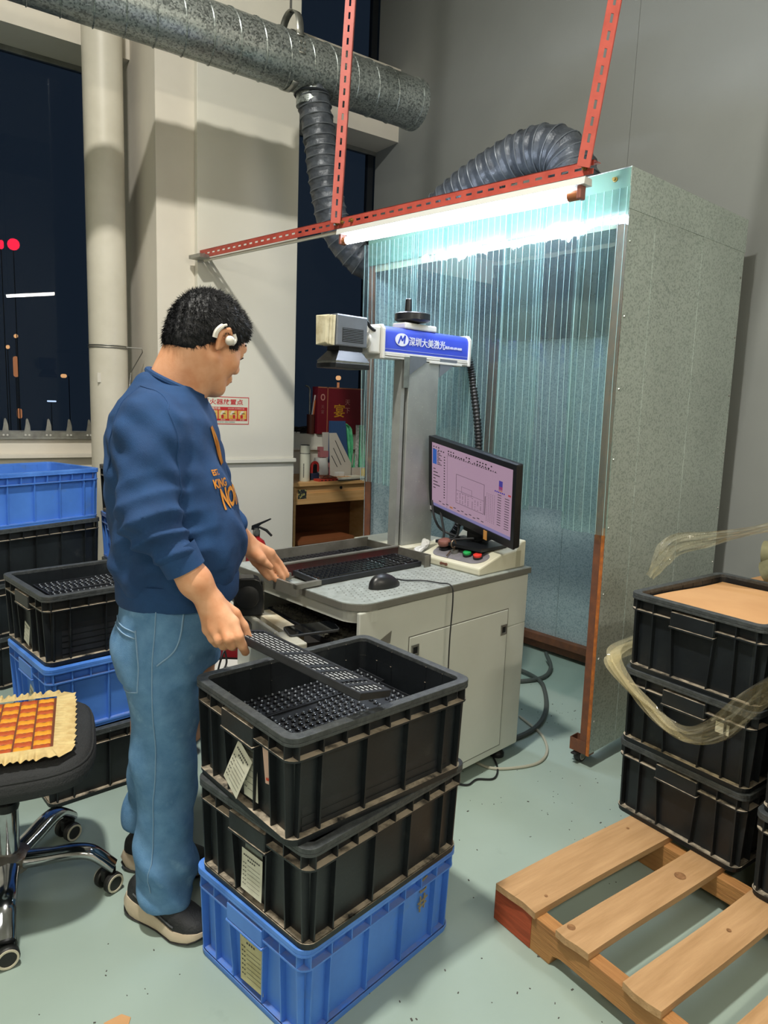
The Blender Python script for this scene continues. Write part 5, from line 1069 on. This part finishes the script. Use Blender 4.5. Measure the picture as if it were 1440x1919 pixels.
def ell(c, r, M=None, k=.012, op='add'):
    c = np.array(c, np.float32); r = np.array(r, np.float32); A = np.eye(3, dtype=np.float32) if M is None else np.array([list(q)[:3] for q in M.to_3x3()], np.float32)
    R_ = float(r.max()); rm = float(r.min())
    def fn(X, Y, Z):
        px, py, pz = X - c[0], Y - c[1], Z - c[2]
        u = (A[0, 0] * px + A[1, 0] * py + A[2, 0] * pz) / r[0]; v = (A[0, 1] * px + A[1, 1] * py + A[2, 1] * pz) / r[1]; w_ = (A[0, 2] * px + A[1, 2] * py + A[2, 2] * pz) / r[2]
        q = np.sqrt(u * u + v * v + w_ * w_) + 1e-6; g_ = np.sqrt((u / r[0]) ** 2 + (v / r[1]) ** 2 + (w_ / r[2]) ** 2) + 1e-6
        return q * (q - 1) / g_
    return (op, c - R_, c + R_, fn, k)
def loft(keys, k=.02, op='add', pw=2.3):
    K = np.array(keys, np.float32); zs = K[:, 0]
    def fn(X, Y, Z):
        z = Z.ravel(); ca, cb_, ha, hb = [np.interp(z, zs, K[:, i])[None, None, :].astype(np.float32) for i in (1, 2, 3, 4)]
        q = (np.abs((X - ca) / ha) ** pw + np.abs((Y - cb_) / hb) ** pw) ** (1 / pw); d = (q - 1) * np.minimum(ha, hb)
        return np.maximum(d, np.maximum(zs[0] - Z, Z - zs[-1]) * 1.0)
    ext = np.abs(K[:, 3:]).max(0) + np.abs(K[:, 1:3]).max(0)
    return (op, (-ext[0], -ext[1], zs[0]), (ext[0] + .02, ext[1] + .02, zs[-1]), fn, k)
def field(op, lo, hi, fn): return (op, lo, hi, fn, .01)
m_skin = bpy.data.materials.new('skin'); m_skin.use_nodes = True
_b = m_skin.node_tree.nodes['Principled BSDF']; _N = m_skin.node_tree.nodes; _Lk = m_skin.node_tree.links
_tc = _N.new('ShaderNodeTexCoord'); _n = _N.new('ShaderNodeTexNoise'); _n.inputs['Scale'].default_value = 26; _n.inputs['Detail'].default_value = 5; _Lk.new(_tc.outputs['Object'], _n.inputs['Vector'])
_r = _N.new('ShaderNodeValToRGB'); _r.color_ramp.elements[0].color = lin('#d6936a'); _r.color_ramp.elements[0].position = .3; _r.color_ramp.elements[1].color = lin('#e8b08a'); _r.color_ramp.elements[1].position = .72
_Lk.new(_n.outputs['Fac'], _r.inputs[0]); _Lk.new(_r.outputs[0], _b.inputs['Base Color']); _b.inputs['Roughness'].default_value = .48; _b.inputs['Subsurface Weight'].default_value = .0; _b.inputs['Subsurface Radius'].default_value = (.012, .005, .003); _b.inputs['Subsurface Scale'].default_value = .5
_n2 = _N.new('ShaderNodeTexNoise'); _n2.inputs['Scale'].default_value = 320; _Lk.new(_tc.outputs['Object'], _n2.inputs['Vector']); _bp = _N.new('ShaderNodeBump'); _bp.inputs['Strength'].default_value = .12; _bp.inputs['Distance'].default_value = .002; _Lk.new(_n2.outputs['Fac'], _bp.inputs['Height']); _Lk.new(_bp.outputs['Normal'], _b.inputs['Normal'])
m_sweat = mat('sweater_navy', '#1a4373', .85, c2='#163a66', scale=10, bump=.25, bscale=420); m_jean = mat('denim_blue', '#6a95bd', .9, c2='#4f7ba5', scale=22, lo=.3, hi=.7, bump=.35, bscale=500, wear=('#7ba3c6', 11, .60)); m_stitch = mat('stitch_pale', '#7f9fbd', .9)
m_hair = mat('hair_black', '#141518', .55, c2='#222327', scale=60, spec=.3); m_white = mat('earphone_white', '#dedad0', .3)
PM = (.56, 1.87, 0); man = thing('person', 'man in navy sweatshirt and blue jeans handling keyboards at the machine', 'person', PM, -35.711)
HM = T(.172, .03, 1.556) @ RZ(50) @ RY(26)
HS_ = .935
def hp_(x, y, z): return tuple(HM @ (Vector((x, y, z)) * HS_))
def hc(a, b, ra, rb=None, k=.012, op='add'): return cap(hp_(*a), hp_(*b), ra * HS_, None if rb is None else rb * HS_, k, op)
def he(c, r, k=.012, op='add', M=None): return ell(hp_(*c), tuple(q * HS_ for q in r), HM @ M if M else HM, k, op)
RW, LW = (.241, -.215, .936), (.207, .40, .951)
skin = [loft([(.5, .08, 0, .10, .14), (.9, .10, 0, .11, .14), (1.2, .08, 0, .10, .15), (1.36, .075, 0, .08, .14), (1.40, .08, 0, .06, .08)]),
        cap((.078, -.08, .8), (.088, -.10, .47), .075, .06), cap((.088, -.10, .47), (.075, -.11, .08), .055, .04), cap((.07, .09, .8), (.03, .10, .47), .075, .06), cap((.03, .10, .47), (-.03, .115, .1), .055, .04),
        cap((.082, .008, 1.38), hp_(-.035, 0, -.05), .068, .060, .03), cap((.09, .01, 1.40), hp_(.02, 0, -.07), .05, .048, .03), cap((.06, .005, 1.40), hp_(-.050, 0, -.03), .055, .047, .03),
        he((-.008, 0, .042), (.098, .078, .088), .02), he((-.05, 0, .02), (.058, .066, .062), .02), he((.045, 0, -.02), (.058, .062, .082), .025),
        hc((.0, -.052, -.05), (.072, -.020, -.100), .021, .022, .02), hc((.0, .052, -.05), (.072, .020, -.100), .021, .022, .02), he((.080, 0, -.104), (.022, .026, .020), .015),
        he((.060, -.042, -.028), (.030, .024, .030), .02), he((.060, .042, -.028), (.030, .024, .030), .02), hc((.088, -.03, .032), (.092, .03, .032), .018, .018, .02),
        hc((.098, 0, .022), (.118, 0, -.020), .009, .013, .01), he((.112, 0, -.026), (.013, .018, .010), .006), hc((.097, -.018, -.060), (.097, .018, -.060), .011, .011, .006), hc((.094, -.015, -.074), (.094, .015, -.074), .011, .011, .006),
        he((.101, -.034, .010), (.014, .016, .011), .008, 'sub'), he((.101, .034, .010), (.014, .016, .011), .008, 'sub'), he((.088, -.034, .010), (.013, .015, .012), .004), he((.088, .034, .010), (.013, .015, .012), .004)]
for s in (-1, 1):
    skin += [he((-.012, s * .080, .002), (.020, .009, .033), .006, M=RZ(s * -22)), he((-.008, s * .089, .004), (.012, .006, .020), .005, 'sub'), hc((-.028, s * .088, .010), (-.008, s * .089, .034), .0055, .0055, .004), hc((-.008, s * .089, .034), (.010, s * .083, .026), .0055, .005, .004), hc((-.028, s * .088, .010), (-.016, s * .082, -.030), .0055, .007, .004), hc((.008, s * .079, -.004), (.008, s * .079, .006), .006, .005, .004)]
# arms and hands
skin += [cap((.09, -.18, 1.33), (.108, -.238, 1.13), .045, .036, .02), cap((.108, -.238, 1.13), (.172, -.231, 1.04), .034, .034, .02), cap((.172, -.231, 1.04), (.206, -.224, .985), .036, .037, .02), cap((.206, -.224, .985), (.238, -.216, .938), .036, .030, .02),
         cap((.09, .18, 1.33), (.13, .31, 1.09), .05, .042, .02), cap((.13, .31, 1.09), (.195, .385, .968), .040, .030, .02), cap((.195, .385, .968), LW, .030, .027, .02)]
RH = dict(i=[(.299, -.235, .891), (.315, -.25, .862), (.322, -.237, .834), (.325, -.217, .812)], m=[(.278, -.24, .882), (.292, -.257, .858), (.296, -.24, .835), (.296, -.218, .824)], r=[(.254, -.235, .872), (.268, -.247, .851), (.274, -.230, .830), (.275, -.212, .822)], p=[(.234, -.22, .866), (.248, -.227, .845), (.254, -.212, .828), (.256, -.200, .822)])
for f_, q in RH.items():
    r0 = dict(i=.0125, m=.0125, r=.012, p=.0105)[f_]; skin += [cap(RW if f_ in 'im' else (.232, -.214, .93), q[0], .021, r0 + .0025, .016), cap(q[0], q[1], r0 + .001, r0, .006), cap(q[1], q[2], r0, r0 - .001, .004), cap(q[2], q[3], r0 - .001, r0 - .0018, .003)]
skin += [cap((.25, -.20, .928), (.292, -.190, .897), .020, .016, .014), cap((.292, -.190, .897), (.313, -.183, .866), .0145, .0125, .006), cap((.313, -.183, .866), (.325, -.180, .838), .0125, .010, .004), cap((.262, -.215, .905), (.262, -.222, .878), .022, .018, .018)]
LH = dict(i=[(.278, .46, .909), (.303, .49, .866), (.318, .497, .842), (.328, .50, .824)], m=[(.266, .452, .894), (.295, .477, .851), (.308, .484, .828), (.316, .49, .811)], r=[(.25, .44, .883), (.275, .46, .843), (.289, .468, .822), (.299, .475, .808)], p=[(.232, .428, .881), (.253, .445, .847), (.265, .453, .83), (.274, .46, .819)])
for f_, q in LH.items():
    r0 = dict(i=.0120, m=.0120, r=.0115, p=.010)[f_]; skin += [cap(LW, q[0], .024, r0 + .003, .016), cap(q[0], q[1], r0 + .001, r0, .005), cap(q[1], q[2], r0, r0 - .001, .003), cap(q[2], q[3], r0 - .001, r0 - .0018, .003)]
skin += [cap((.215, .392, .94), (.254, .396, .905), .022, .019, .014), cap((.254, .396, .905), (.272, .402, .886), .015, .0125, .006), cap((.272, .402, .886), (.286, .410, .872), .0125, .010, .004)]
link('body', sdf_mesh('body', skin, .0042, (-.14, -.32, .04), (.40, .54, 1.72), m_skin), man)
# face details
for s in (-1, 1):
    g = G(); g.tube([HM @ (Vector((.098 - .012 * t, s * (.018 + .034 * t), .036 + .006 * math.sin(t * 2.6))) * HS_) for t in np.linspace(0, 1, 7)], [.0035, .005, .005, .0045, .004, .003, .002], 6); g.build('eyebrow', m_hair, man, smooth=True)
    g = G(); g.tube([HM @ (Vector((.104 - .010 * t * t, s * (.020 + .030 * t), .004 + .003 * math.sin(t * 3))) * HS_) for t in np.linspace(0, 1, 7)], .0016, 5); g.build('eyelash', m_hair, man, smooth=True)
G().tube([HM @ (Vector((.107, y, -.0665 + abs(y) * .1)) * HS_) for y in np.linspace(-.022, .022, 7)], [.0015, .003, .0035, .0035, .0035, .003, .0015], 6).build('lips', mat('lip', '#a9604c', .5), man, smooth=True)
# earphone
g = G(); g.tube(bez([hp_(-.024, -.094, .036), hp_(-.036, -.094, .024), hp_(-.042, -.090, .006), hp_(-.038, -.086, -.010)], 6), [.0035] * 5 + [.0065] * 14, 8); e_ = g.build('earphone', m_white, man, smooth=True)
G().ball(hp_(.002, -.096, .004), (.0125, .012, .0125)).build('earbud', m_white, e_, smooth=True); g = G(); g.tube(bez([hp_(.012, -.087, .030), hp_(.022, -.088, .018), hp_(.016, -.092, .002)], 5), .0055, 8); g.build('ear_clip', m_white, e_, smooth=True)
# hair
Hi = np.array(HM.inverted(), np.float32)
def loc_h(X, Y, Z): return [(Hi[i, 0] * X + Hi[i, 1] * Y + Hi[i, 2] * Z + Hi[i, 3]) / HS_ for i in range(3)]
def hairline(X, Y, Z):
    x, y, z = loc_h(X, Y, Z); hl = np.interp(x, [-.13, -.075, -.045, -.026, .0, .016, .028, .044, .060, .085, .12], [-.070, -.068, -.055, -.010, .038, .020, -.006, -.004, .040, .060, .066]).astype(np.float32)
    return (hl - z) * .8
def hnoise(X, Y, Z):
    x, y, z = loc_h(X, Y, Z); return .0022 * np.sin(x * 210 + y * 90) * np.sin(y * 240 - z * 60) + .0018 * np.sin(z * 330 + x * 120) * np.sin(y * 310 + 1)
hm = sdf_mesh('hair', [he((-.008, 0, .044), (.108, .088, .096), .02), he((-.052, 0, .018), (.068, .077, .072), .02), he((-.062, 0, -.03), (.058, .066, .058), .02), he((.050, 0, .075), (.048, .064, .044), .02), field('off', (-.2, -.2, 1.3), (.4, .3, 1.75), hnoise), field('and', (-.2, -.2, 1.3), (.4, .3, 1.75), hairline)], .0035, (.0, -.15, 1.40), (.36, .22, 1.74), m_hair)
hob = link('hair', hm, man)
rh = random.Random(2); g = G(); nv = len(hm.vertices); up = Vector((0, 0, 1)); fwd = (HM.to_3x3() @ Vector((1, 0, -.25))).normalized(); ctr = Vector(hp_(-.01, 0, .03))
for _ in range(16000):
    v_ = hm.vertices[rh.randrange(nv)]; p = v_.co; nn = v_.normal
    if (p - ctr).dot(nn) < .02: continue
    hl_ = HM.inverted() @ p
    flow = Vector((rh.gauss(0, .35), rh.gauss(0, .35), rh.gauss(0, .35))) + fwd * .55 + Vector((0, 0, -.45 if hl_.z < .09 else .1))
    flow = (flow - nn * flow.dot(nn)); d = (nn * (.22 + .25 * rh.random()) + flow * .9).normalized(); ln = .009 + .010 * rh.random(); sd = d.cross(nn).normalized() * .0008
    q = p - nn * .002; g.add([q - sd, q + sd, q + d * ln * .6 + sd * .6 - nn * .001, q + d * ln], [(0, 1, 2), (0, 2, 3)])
stuff(g.build('hair_strands', m_hair, hob))
# sweatshirt
from mathutils.bvhtree import BVHTree
def folds(X, Y, Z):
    f = .0035 * np.sin(Z * 62 + X * 40 + 2 * np.sin(Y * 30)) * np.sin(X * 17 + Y * 23 + Z * 9) + .003 * np.sin(Z * 33 - X * 55 + Y * 14)
    e1 = np.exp(-(((X - .115) / .10) ** 2 + ((Y + .25) / .10) ** 2 + ((Z - 1.10) / .10) ** 2)); t_ = (Z * .82 - X * .57)
    e2 = np.exp(-(((X - .10) / .14) ** 2 + ((Y + .17) / .12) ** 2 + ((Z - 1.30) / .09) ** 2)); e3 = np.exp(-((Z - .985) / .05) ** 2)
    return -(f + e1 * .010 * (1.35 - 2.2 * np.abs(np.sin(t_ * 72 + Y * 16 + X * 14))) + e2 * .005 * np.sin(X * 60 + Z * 75) + e3 * .006 * np.sin(X * 38 + Y * 31 + Z * 20))
sw = [loft([(.905, .104, 0, .146, .172), (.945, .105, 0, .152, .180), (.99, .108, 0, .166, .192), (1.04, .108, 0, .168, .194), (1.12, .097, 0, .160, .194), (1.22, .077, 0, .145, .198), (1.31, .070, 0, .131, .200), (1.365, .070, 0, .118, .180), (1.40, .076, 0, .104, .140), (1.425, .086, .003, .084, .095), (1.445, .092, .004, .072, .074)], .03), cap((.035, .0, 1.425), (-.0, .0, 1.33), .042, .058, .04), cap((.045, -.04, 1.43), (.06, -.12, 1.375), .035, .055, .04), cap((.045, .04, 1.43), (.06, .12, 1.375), .035, .055, .04),
      cap((.085, -.165, 1.345), (.100, -.238, 1.14), .074, .066, .035), cap((.100, -.240, 1.14), (.158, -.233, 1.058), .066, .050, .02),
      cap((.085, .165, 1.345), (.128, .300, 1.10), .074, .062, .035), cap((.128, .300, 1.10), (.165, .345, 1.030), .060, .048, .02),
      field('off', (-.2, -.4, .88), (.4, .5, 1.48), folds)]
swm = sdf_mesh('sweatshirt', sw, .005, (-.13, -.34, .88), (.34, .44, 1.48), m_sweat); sob = link('sweatshirt', swm, man)
col_ = [(.098 + .069 * math.cos(a), .004 + .070 * math.sin(a), 1.450 - .030 * math.cos(a)) for a in np.linspace(0, 6.283, 41)[:-1]]
g = G(); g.tube([tuple(c) for c in col_], .0085, 8, closed=True); g.build('collar', m_sweat, sob, smooth=True)
g = G(); dcu = Vector((.45, .06, -.89)).normalized(); cc = Vector((.186, -.228, 1.012))
def ringp_(c, d, r, n_=26):
    a = d.orthogonal().normalized(); b = d.cross(a); return [c + (a * math.cos(q) + b * math.sin(q)) * r for q in np.linspace(0, 6.2832, n_)[:-1]]
r1_, r2_, r3_ = ringp_(cc - dcu * .058, dcu, .0500), ringp_(cc, dcu, .0475), ringp_(cc, dcu, .038); n_ = len(r1_)
g.add(r1_ + r2_ + r3_, [(k, (k + 1) % n_, n_ + (k + 1) % n_, n_ + k) for k in range(n_)] + [(n_ + k, n_ + (k + 1) % n_, 2 * n_ + (k + 1) % n_, 2 * n_ + k) for k in range(n_)]); g.build('cuff', m_sweat, sob, smooth=True)
g = G(); hr = []
for z, gro in ((.885, .0), (.893, .004), (.935, .005), (.95, .002)):
    hr.append([(.104 + (.150 + gro) * math.copysign(abs(math.cos(a)) ** .87, math.cos(a)), (.176 + gro) * math.copysign(abs(math.sin(a)) ** .87, math.sin(a)), z) for a in np.linspace(0, 6.283, 61)[:-1]])
n_ = 60; g.add([p for q in hr for p in q], [(j * n_ + k, j * n_ + (k + 1) % n_, (j + 1) * n_ + (k + 1) % n_, (j + 1) * n_ + k) for j in range(3) for k in range(n_)]); g.build('hem_band', m_sweat, sob, smooth=True)
bs_ = BVHTree.FromPolygons([v.co for v in swm.vertices], [tuple(p.vertices) for p in swm.polygons])
g = G()
for pts in ([(.045, -.10, 1.43), (.085, -.145, 1.40), (.135, -.19, 1.36), (.165, -.20, 1.29), (.17, -.20, 1.20), (.155, -.20, 1.12)], [(.045, -.10, 1.43), (.02, -.16, 1.40), (-.02, -.19, 1.33), (-.035, -.19, 1.24)]):
    P_ = []
    for p in bez(pts, 8):
        h = bs_.find_nearest(Vector(p)); P_.append(h[0] + h[1] * .0004)
    g.tube(P_, .0022, 5)
g.build('armhole_seam', m_sweat, sob, smooth=True)
# chest print wrapped onto the sweatshirt
from mathutils.bvhtree import BVHTree
bv = BVHTree.FromPolygons([v.co for v in swm.vertices], [tuple(p.vertices) for p in swm.polygons]); m_print = mat('print_orange', '#d98a1f', .7)
def wrap(o, off=.0022):
    me = o.data; bm = bmesh.new(); bm.from_mesh(me); bmesh.ops.triangulate(bm, faces=bm.faces); bmesh.ops.subdivide_edges(bm, edges=[e for e in bm.edges if e.calc_length() > .006], cuts=2)
    for v in bm.verts:
        h = bv.ray_cast(Vector((.5, v.co.y, v.co.z)), Vector((-1, 0, 0)))
        if h[0] is not None: v.co = h[0] + Vector((off, 0, 0)) + h[1] * .0006
    bm.to_mesh(me); bm.free()
MT = lambda y, z: Matrix(((0, 0, 1, .5), (1, 0, 0, y), (0, 1, 0, z), (0, 0, 0, 1)))
for body, sz, y, z, sx in (('NOR', .072, -.078, 1.158, .85), ('KING', .030, -.098, 1.200, 1.0), ('EST.', .020, -.088, 1.228, .9)):
    o = text('print_letters', body, sz, MT(y, z), m_print, sob, extrude=0, sx=sx, bold=.001 * sz / .03, align='LEFT'); wrap(o)
g = G(); g.prism([(-.045, 1.34), (-.03, 1.345), (.01, 1.30), (.03, 1.245), (.005, 1.24), (-.015, 1.29)], 0, .0002, Matrix(((0, 0, 1, .5), (1, 0, 0, 0), (0, 1, 0, 0), (0, 0, 0, 1)))); o = g.build('print_emblem', m_print, sob); wrap(o)
# jeans
def jfold(X, Y, Z):
    k = np.clip((.42 - Z) / .3, 0, 1); b_ = np.exp(-((Z - .82) / .08) ** 2)
    return -(.006 * np.sin(Z * 26 + X * 30 + Y * 12) * np.sin(X * 13 + Y * 22 + 1) + k * .010 * np.sin(Z * 55 + X * 36 + np.sin(Y * 30)) * np.sin(X * 20 + Y * 30) + b_ * .004 * np.sin(X * 45 + Z * 30))
jn = [loft([(.70, .080, 0, .128, .168), (.76, .080, 0, .137, .176), (.83, .086, 0, .142, .178), (.90, .098, 0, .140, .170), (.945, .102, 0, .136, .166)], .03),
      cap((.083, -.083, .76), (.092, -.098, .47), .102, .082, .03), cap((.092, -.098, .47), (.092, -.108, .165), .080, .074, .02), cap((.092, -.108, .165), (.090, -.110, .075), .074, .075, .02),
      cap((.075, .088, .76), (.03, .100, .47), .100, .084, .03), cap((.03, .10, .47), (-.036, .116, .160), .082, .068, .02),
      field('off', (-.2, -.3, .0), (.4, .3, 1.0), jfold), field('and', (-.2, -.3, -.05), (.4, .02, .2), lambda X, Y, Z: np.where(Y < .012, .068 - (X - .08) * .10 - Z, -1.)), field('and', (-.2, .0, -.05), (.4, .3, .2), lambda X, Y, Z: np.where(Y >= .012, .142 - Z + 0 * X, -1.))]
jme = sdf_mesh('jeans', jn, .005, (-.14, -.24, .04), (.29, .25, .97), m_jean); job = link('jeans', jme, man)
bj = BVHTree.FromPolygons([v.co for v in jme.vertices], [tuple(p.vertices) for p in jme.polygons])
def stick(pts, r=.0022):
    out = []
    for p in bez(pts, 8):
        h = bj.find_nearest(Vector(p)); out.append(h[0] + h[1] * .0012)
    return out
def yray(a, z):
    h = bj.ray_cast(Vector((a, -.6, z)), Vector((0, 1, 0))); return h[0] if h[0] is not None else Vector((a, -.17, z))
g = G()
g.tube(stick([yray(.098, .90), yray(.088, .72), yray(.092, .5), yray(.083, .3), yray(.075, .13)]), .0016, 5)
g.tube(stick([yray(-.035, .845), yray(.045, .835)]), .002, 5); g.tube(stick([yray(-.036, .83), yray(.045, .82)]), .002, 5); g.tube(stick([yray(.045, .84), yray(.055, .76), yray(.052, .685)]), .002, 5); g.tube(stick([yray(-.03, .68), yray(.02, .675), yray(.052, .685)]), .002, 5)
g.tube(stick([yray(.16, .885), yray(.145, .80), yray(.10, .755)]), .0025, 5)
g.build('seam', m_stitch, job, smooth=True)
# shoes
m_sup = mat('shoe_black', '#1c1e21', .6, c2='#26282b', scale=30, bump=.3, bscale=200); m_sole = mat('sole_cream', '#d3c4ad', .6, c2='#c2ae94', scale=8); m_out = mat('outsole_black', '#202020', .8)
def shoe(lb, x, y, ang):
    r_ = T(x, y, 0) @ RZ(ang); L_ = .272
    hw_ = lambda s: np.interp(s, [0, .05, .15, .35, .5, .7, .85, .95, 1], [.018, .032, .039, .036, .038, .049, .044, .028, .006])
    zt_ = lambda s: np.interp(s, [0, .1, .3, .5, .7, 1], [.058, .056, .046, .036, .030, .036]); zb_ = lambda s: np.interp(s, [0, .1, .25, .7, .88, 1], [.016, .004, .0, .0, .006, .020])
    def ringsole(z0f, z1f, grow, nm, m_, par):
        ss = [0, .02, .06, .12, .2, .3, .4, .5, .6, .7, .8, .88, .94, .98, 1]; lf = [(s * L_, hw_(s) + grow) for s in ss]; out = [(p[0], p[1], s) for p, s in zip(lf, ss)] + [(p[0], -p[1], s) for p, s in zip(lf[::-1], ss[::-1])]
        n_ = len(out); vs = [(a - .012, b * .96, z0f(s)) for a, b, s in out] + [(a - .016 + (.004 if s > .5 else -.003), b * 1.05, .5 * (z0f(s) + z1f(s))) for a, b, s in out] + [(a - .012, b * .93, z1f(s)) for a, b, s in out]
        fs = [tuple(range(n_ - 1, -1, -1)), tuple(range(2 * n_, 3 * n_))] + [(j * n_ + k, j * n_ + (k + 1) % n_, (j + 1) * n_ + (k + 1) % n_, (j + 1) * n_ + k) for j in (0, 1) for k in range(n_)]
        g = G(); g.add(vs, fs, r_); return g.build(nm, m_, par, smooth=True, ang=50)
    tp = lambda s: np.interp(s, [0, .08, .2, .34, .45, .6, .8, .93, 1], [.085, .112, .115, .112, .098, .082, .066, .054, .036])
    ss = np.linspace(0.01, .985, 26); vs = []; nq = 18
    for s in ss:
        for q in range(nq):
            a = math.pi * q / (nq - 1); c_, s_ = math.cos(a), math.sin(a); vs.append((s * L_ - .012, hw_(s) * .97 * math.copysign(abs(c_) ** .75, c_), zt_(s) - .008 + (tp(s) - zt_(s) + .008) * s_ ** .8))
    fs = [(i * nq + q, i * nq + q + 1, (i + 1) * nq + q + 1, (i + 1) * nq + q) for i in range(25) for q in range(nq - 1)] + [tuple(range(nq)), tuple(range(26 * nq - 1, 25 * nq - 1, -1))]
    g = G(); g.add(vs, fs, r_); up_ = g.build('shoe', m_sup, man, smooth=True, ang=70)
    ringsole(zb_, zt_, .004, 'midsole', m_sole, up_); ringsole(lambda s: zb_(s) - .0, lambda s: zb_(s) + .007, .0045, 'outsole', m_out, up_)
    g = G()
    for k, s in enumerate((.50, .56, .62, .68)): g.tube([r_ @ Vector((s * L_ - .012, w_ * hw_(s) * .6, tp(s) + .004 - .02 * abs(w_) ** 2)) for w_ in np.linspace(-1, 1, 7)], .003, 5)
    g.build('lace', m_blk, up_, smooth=True)
    g = G(); g.tube([r_ @ Vector((s * L_ - .012, -hw_(s) * .985, zt_(s) + .012 + .035 * max(0, (.28 - s)) * 3)) for s in np.linspace(.16, .72, 14)], .0022, 5); g.build('side_trim', mat('shoe_grey', '#55585b', .6), up_, smooth=True)
    return up_
shoe('r', -.005, -.068, -27); shoe('l', -.085, .115, -4)
# ---------------------------------------------------------------- keyboard shell held by the person
ra = math.radians(-35.711); mr = lambda p: Vector((PM[0] + p[0] * math.cos(ra) - p[1] * math.sin(ra), PM[1] + p[0] * math.sin(ra) + p[1] * math.cos(ra), p[2]))
s_, e_ = mr((.285, -.180, .852)), mr((.617, -.42, .802)); d_ = (e_ - s_); Lk_ = d_.length; xd = d_.normalized(); wdir = Vector((0, 0, 1)).cross(xd).normalized(); wdir = (wdir + Vector((0, 0, -.27))).normalized()
hk = thing('keyboard_shell', 'black keyboard shell with white key slots held in the right hand', 'keyboard', s_); MK = frame((0, 0, 0), xd, wdir)
m_kw = mat('slot_white', '#cfd2d3', .5); KL, KD = Lk_, .125
g = G(); g.ring([(0, -.012), (KL, -.012), (KL, KD - .012), (0, KD - .012)], [(.012, -.003), (KL - .012, -.003), (KL - .012, KD - .021), (.012, KD - .021)], -.014, .004, MK); g.build('frame', m_keyb, hk, bevel=.002)
g = G()
for j in range(7): y = -.003 + j * (KD - .018) / 6; g.b2((.012, y - .002, -.004), (KL - .012, y + .002, .002), MK)
for x in (.16, .245, .275, .335, .36): g.b2((x * KL / .416, -.003, -.004), (x * KL / .416 + .012, KD - .02, .0022), MK)
g.build('grid', m_keyb, hk)
g = G()
for j in range(6):
    y = .002 + j * (KD - .018) / 6; x = .016
    while x < KL - .024: g.b2((x, y + .002, -.009), (x + .0135, y + .012, -.0005), MK); x += .0185
stuff(g.build('white_slots', m_kw, hk))
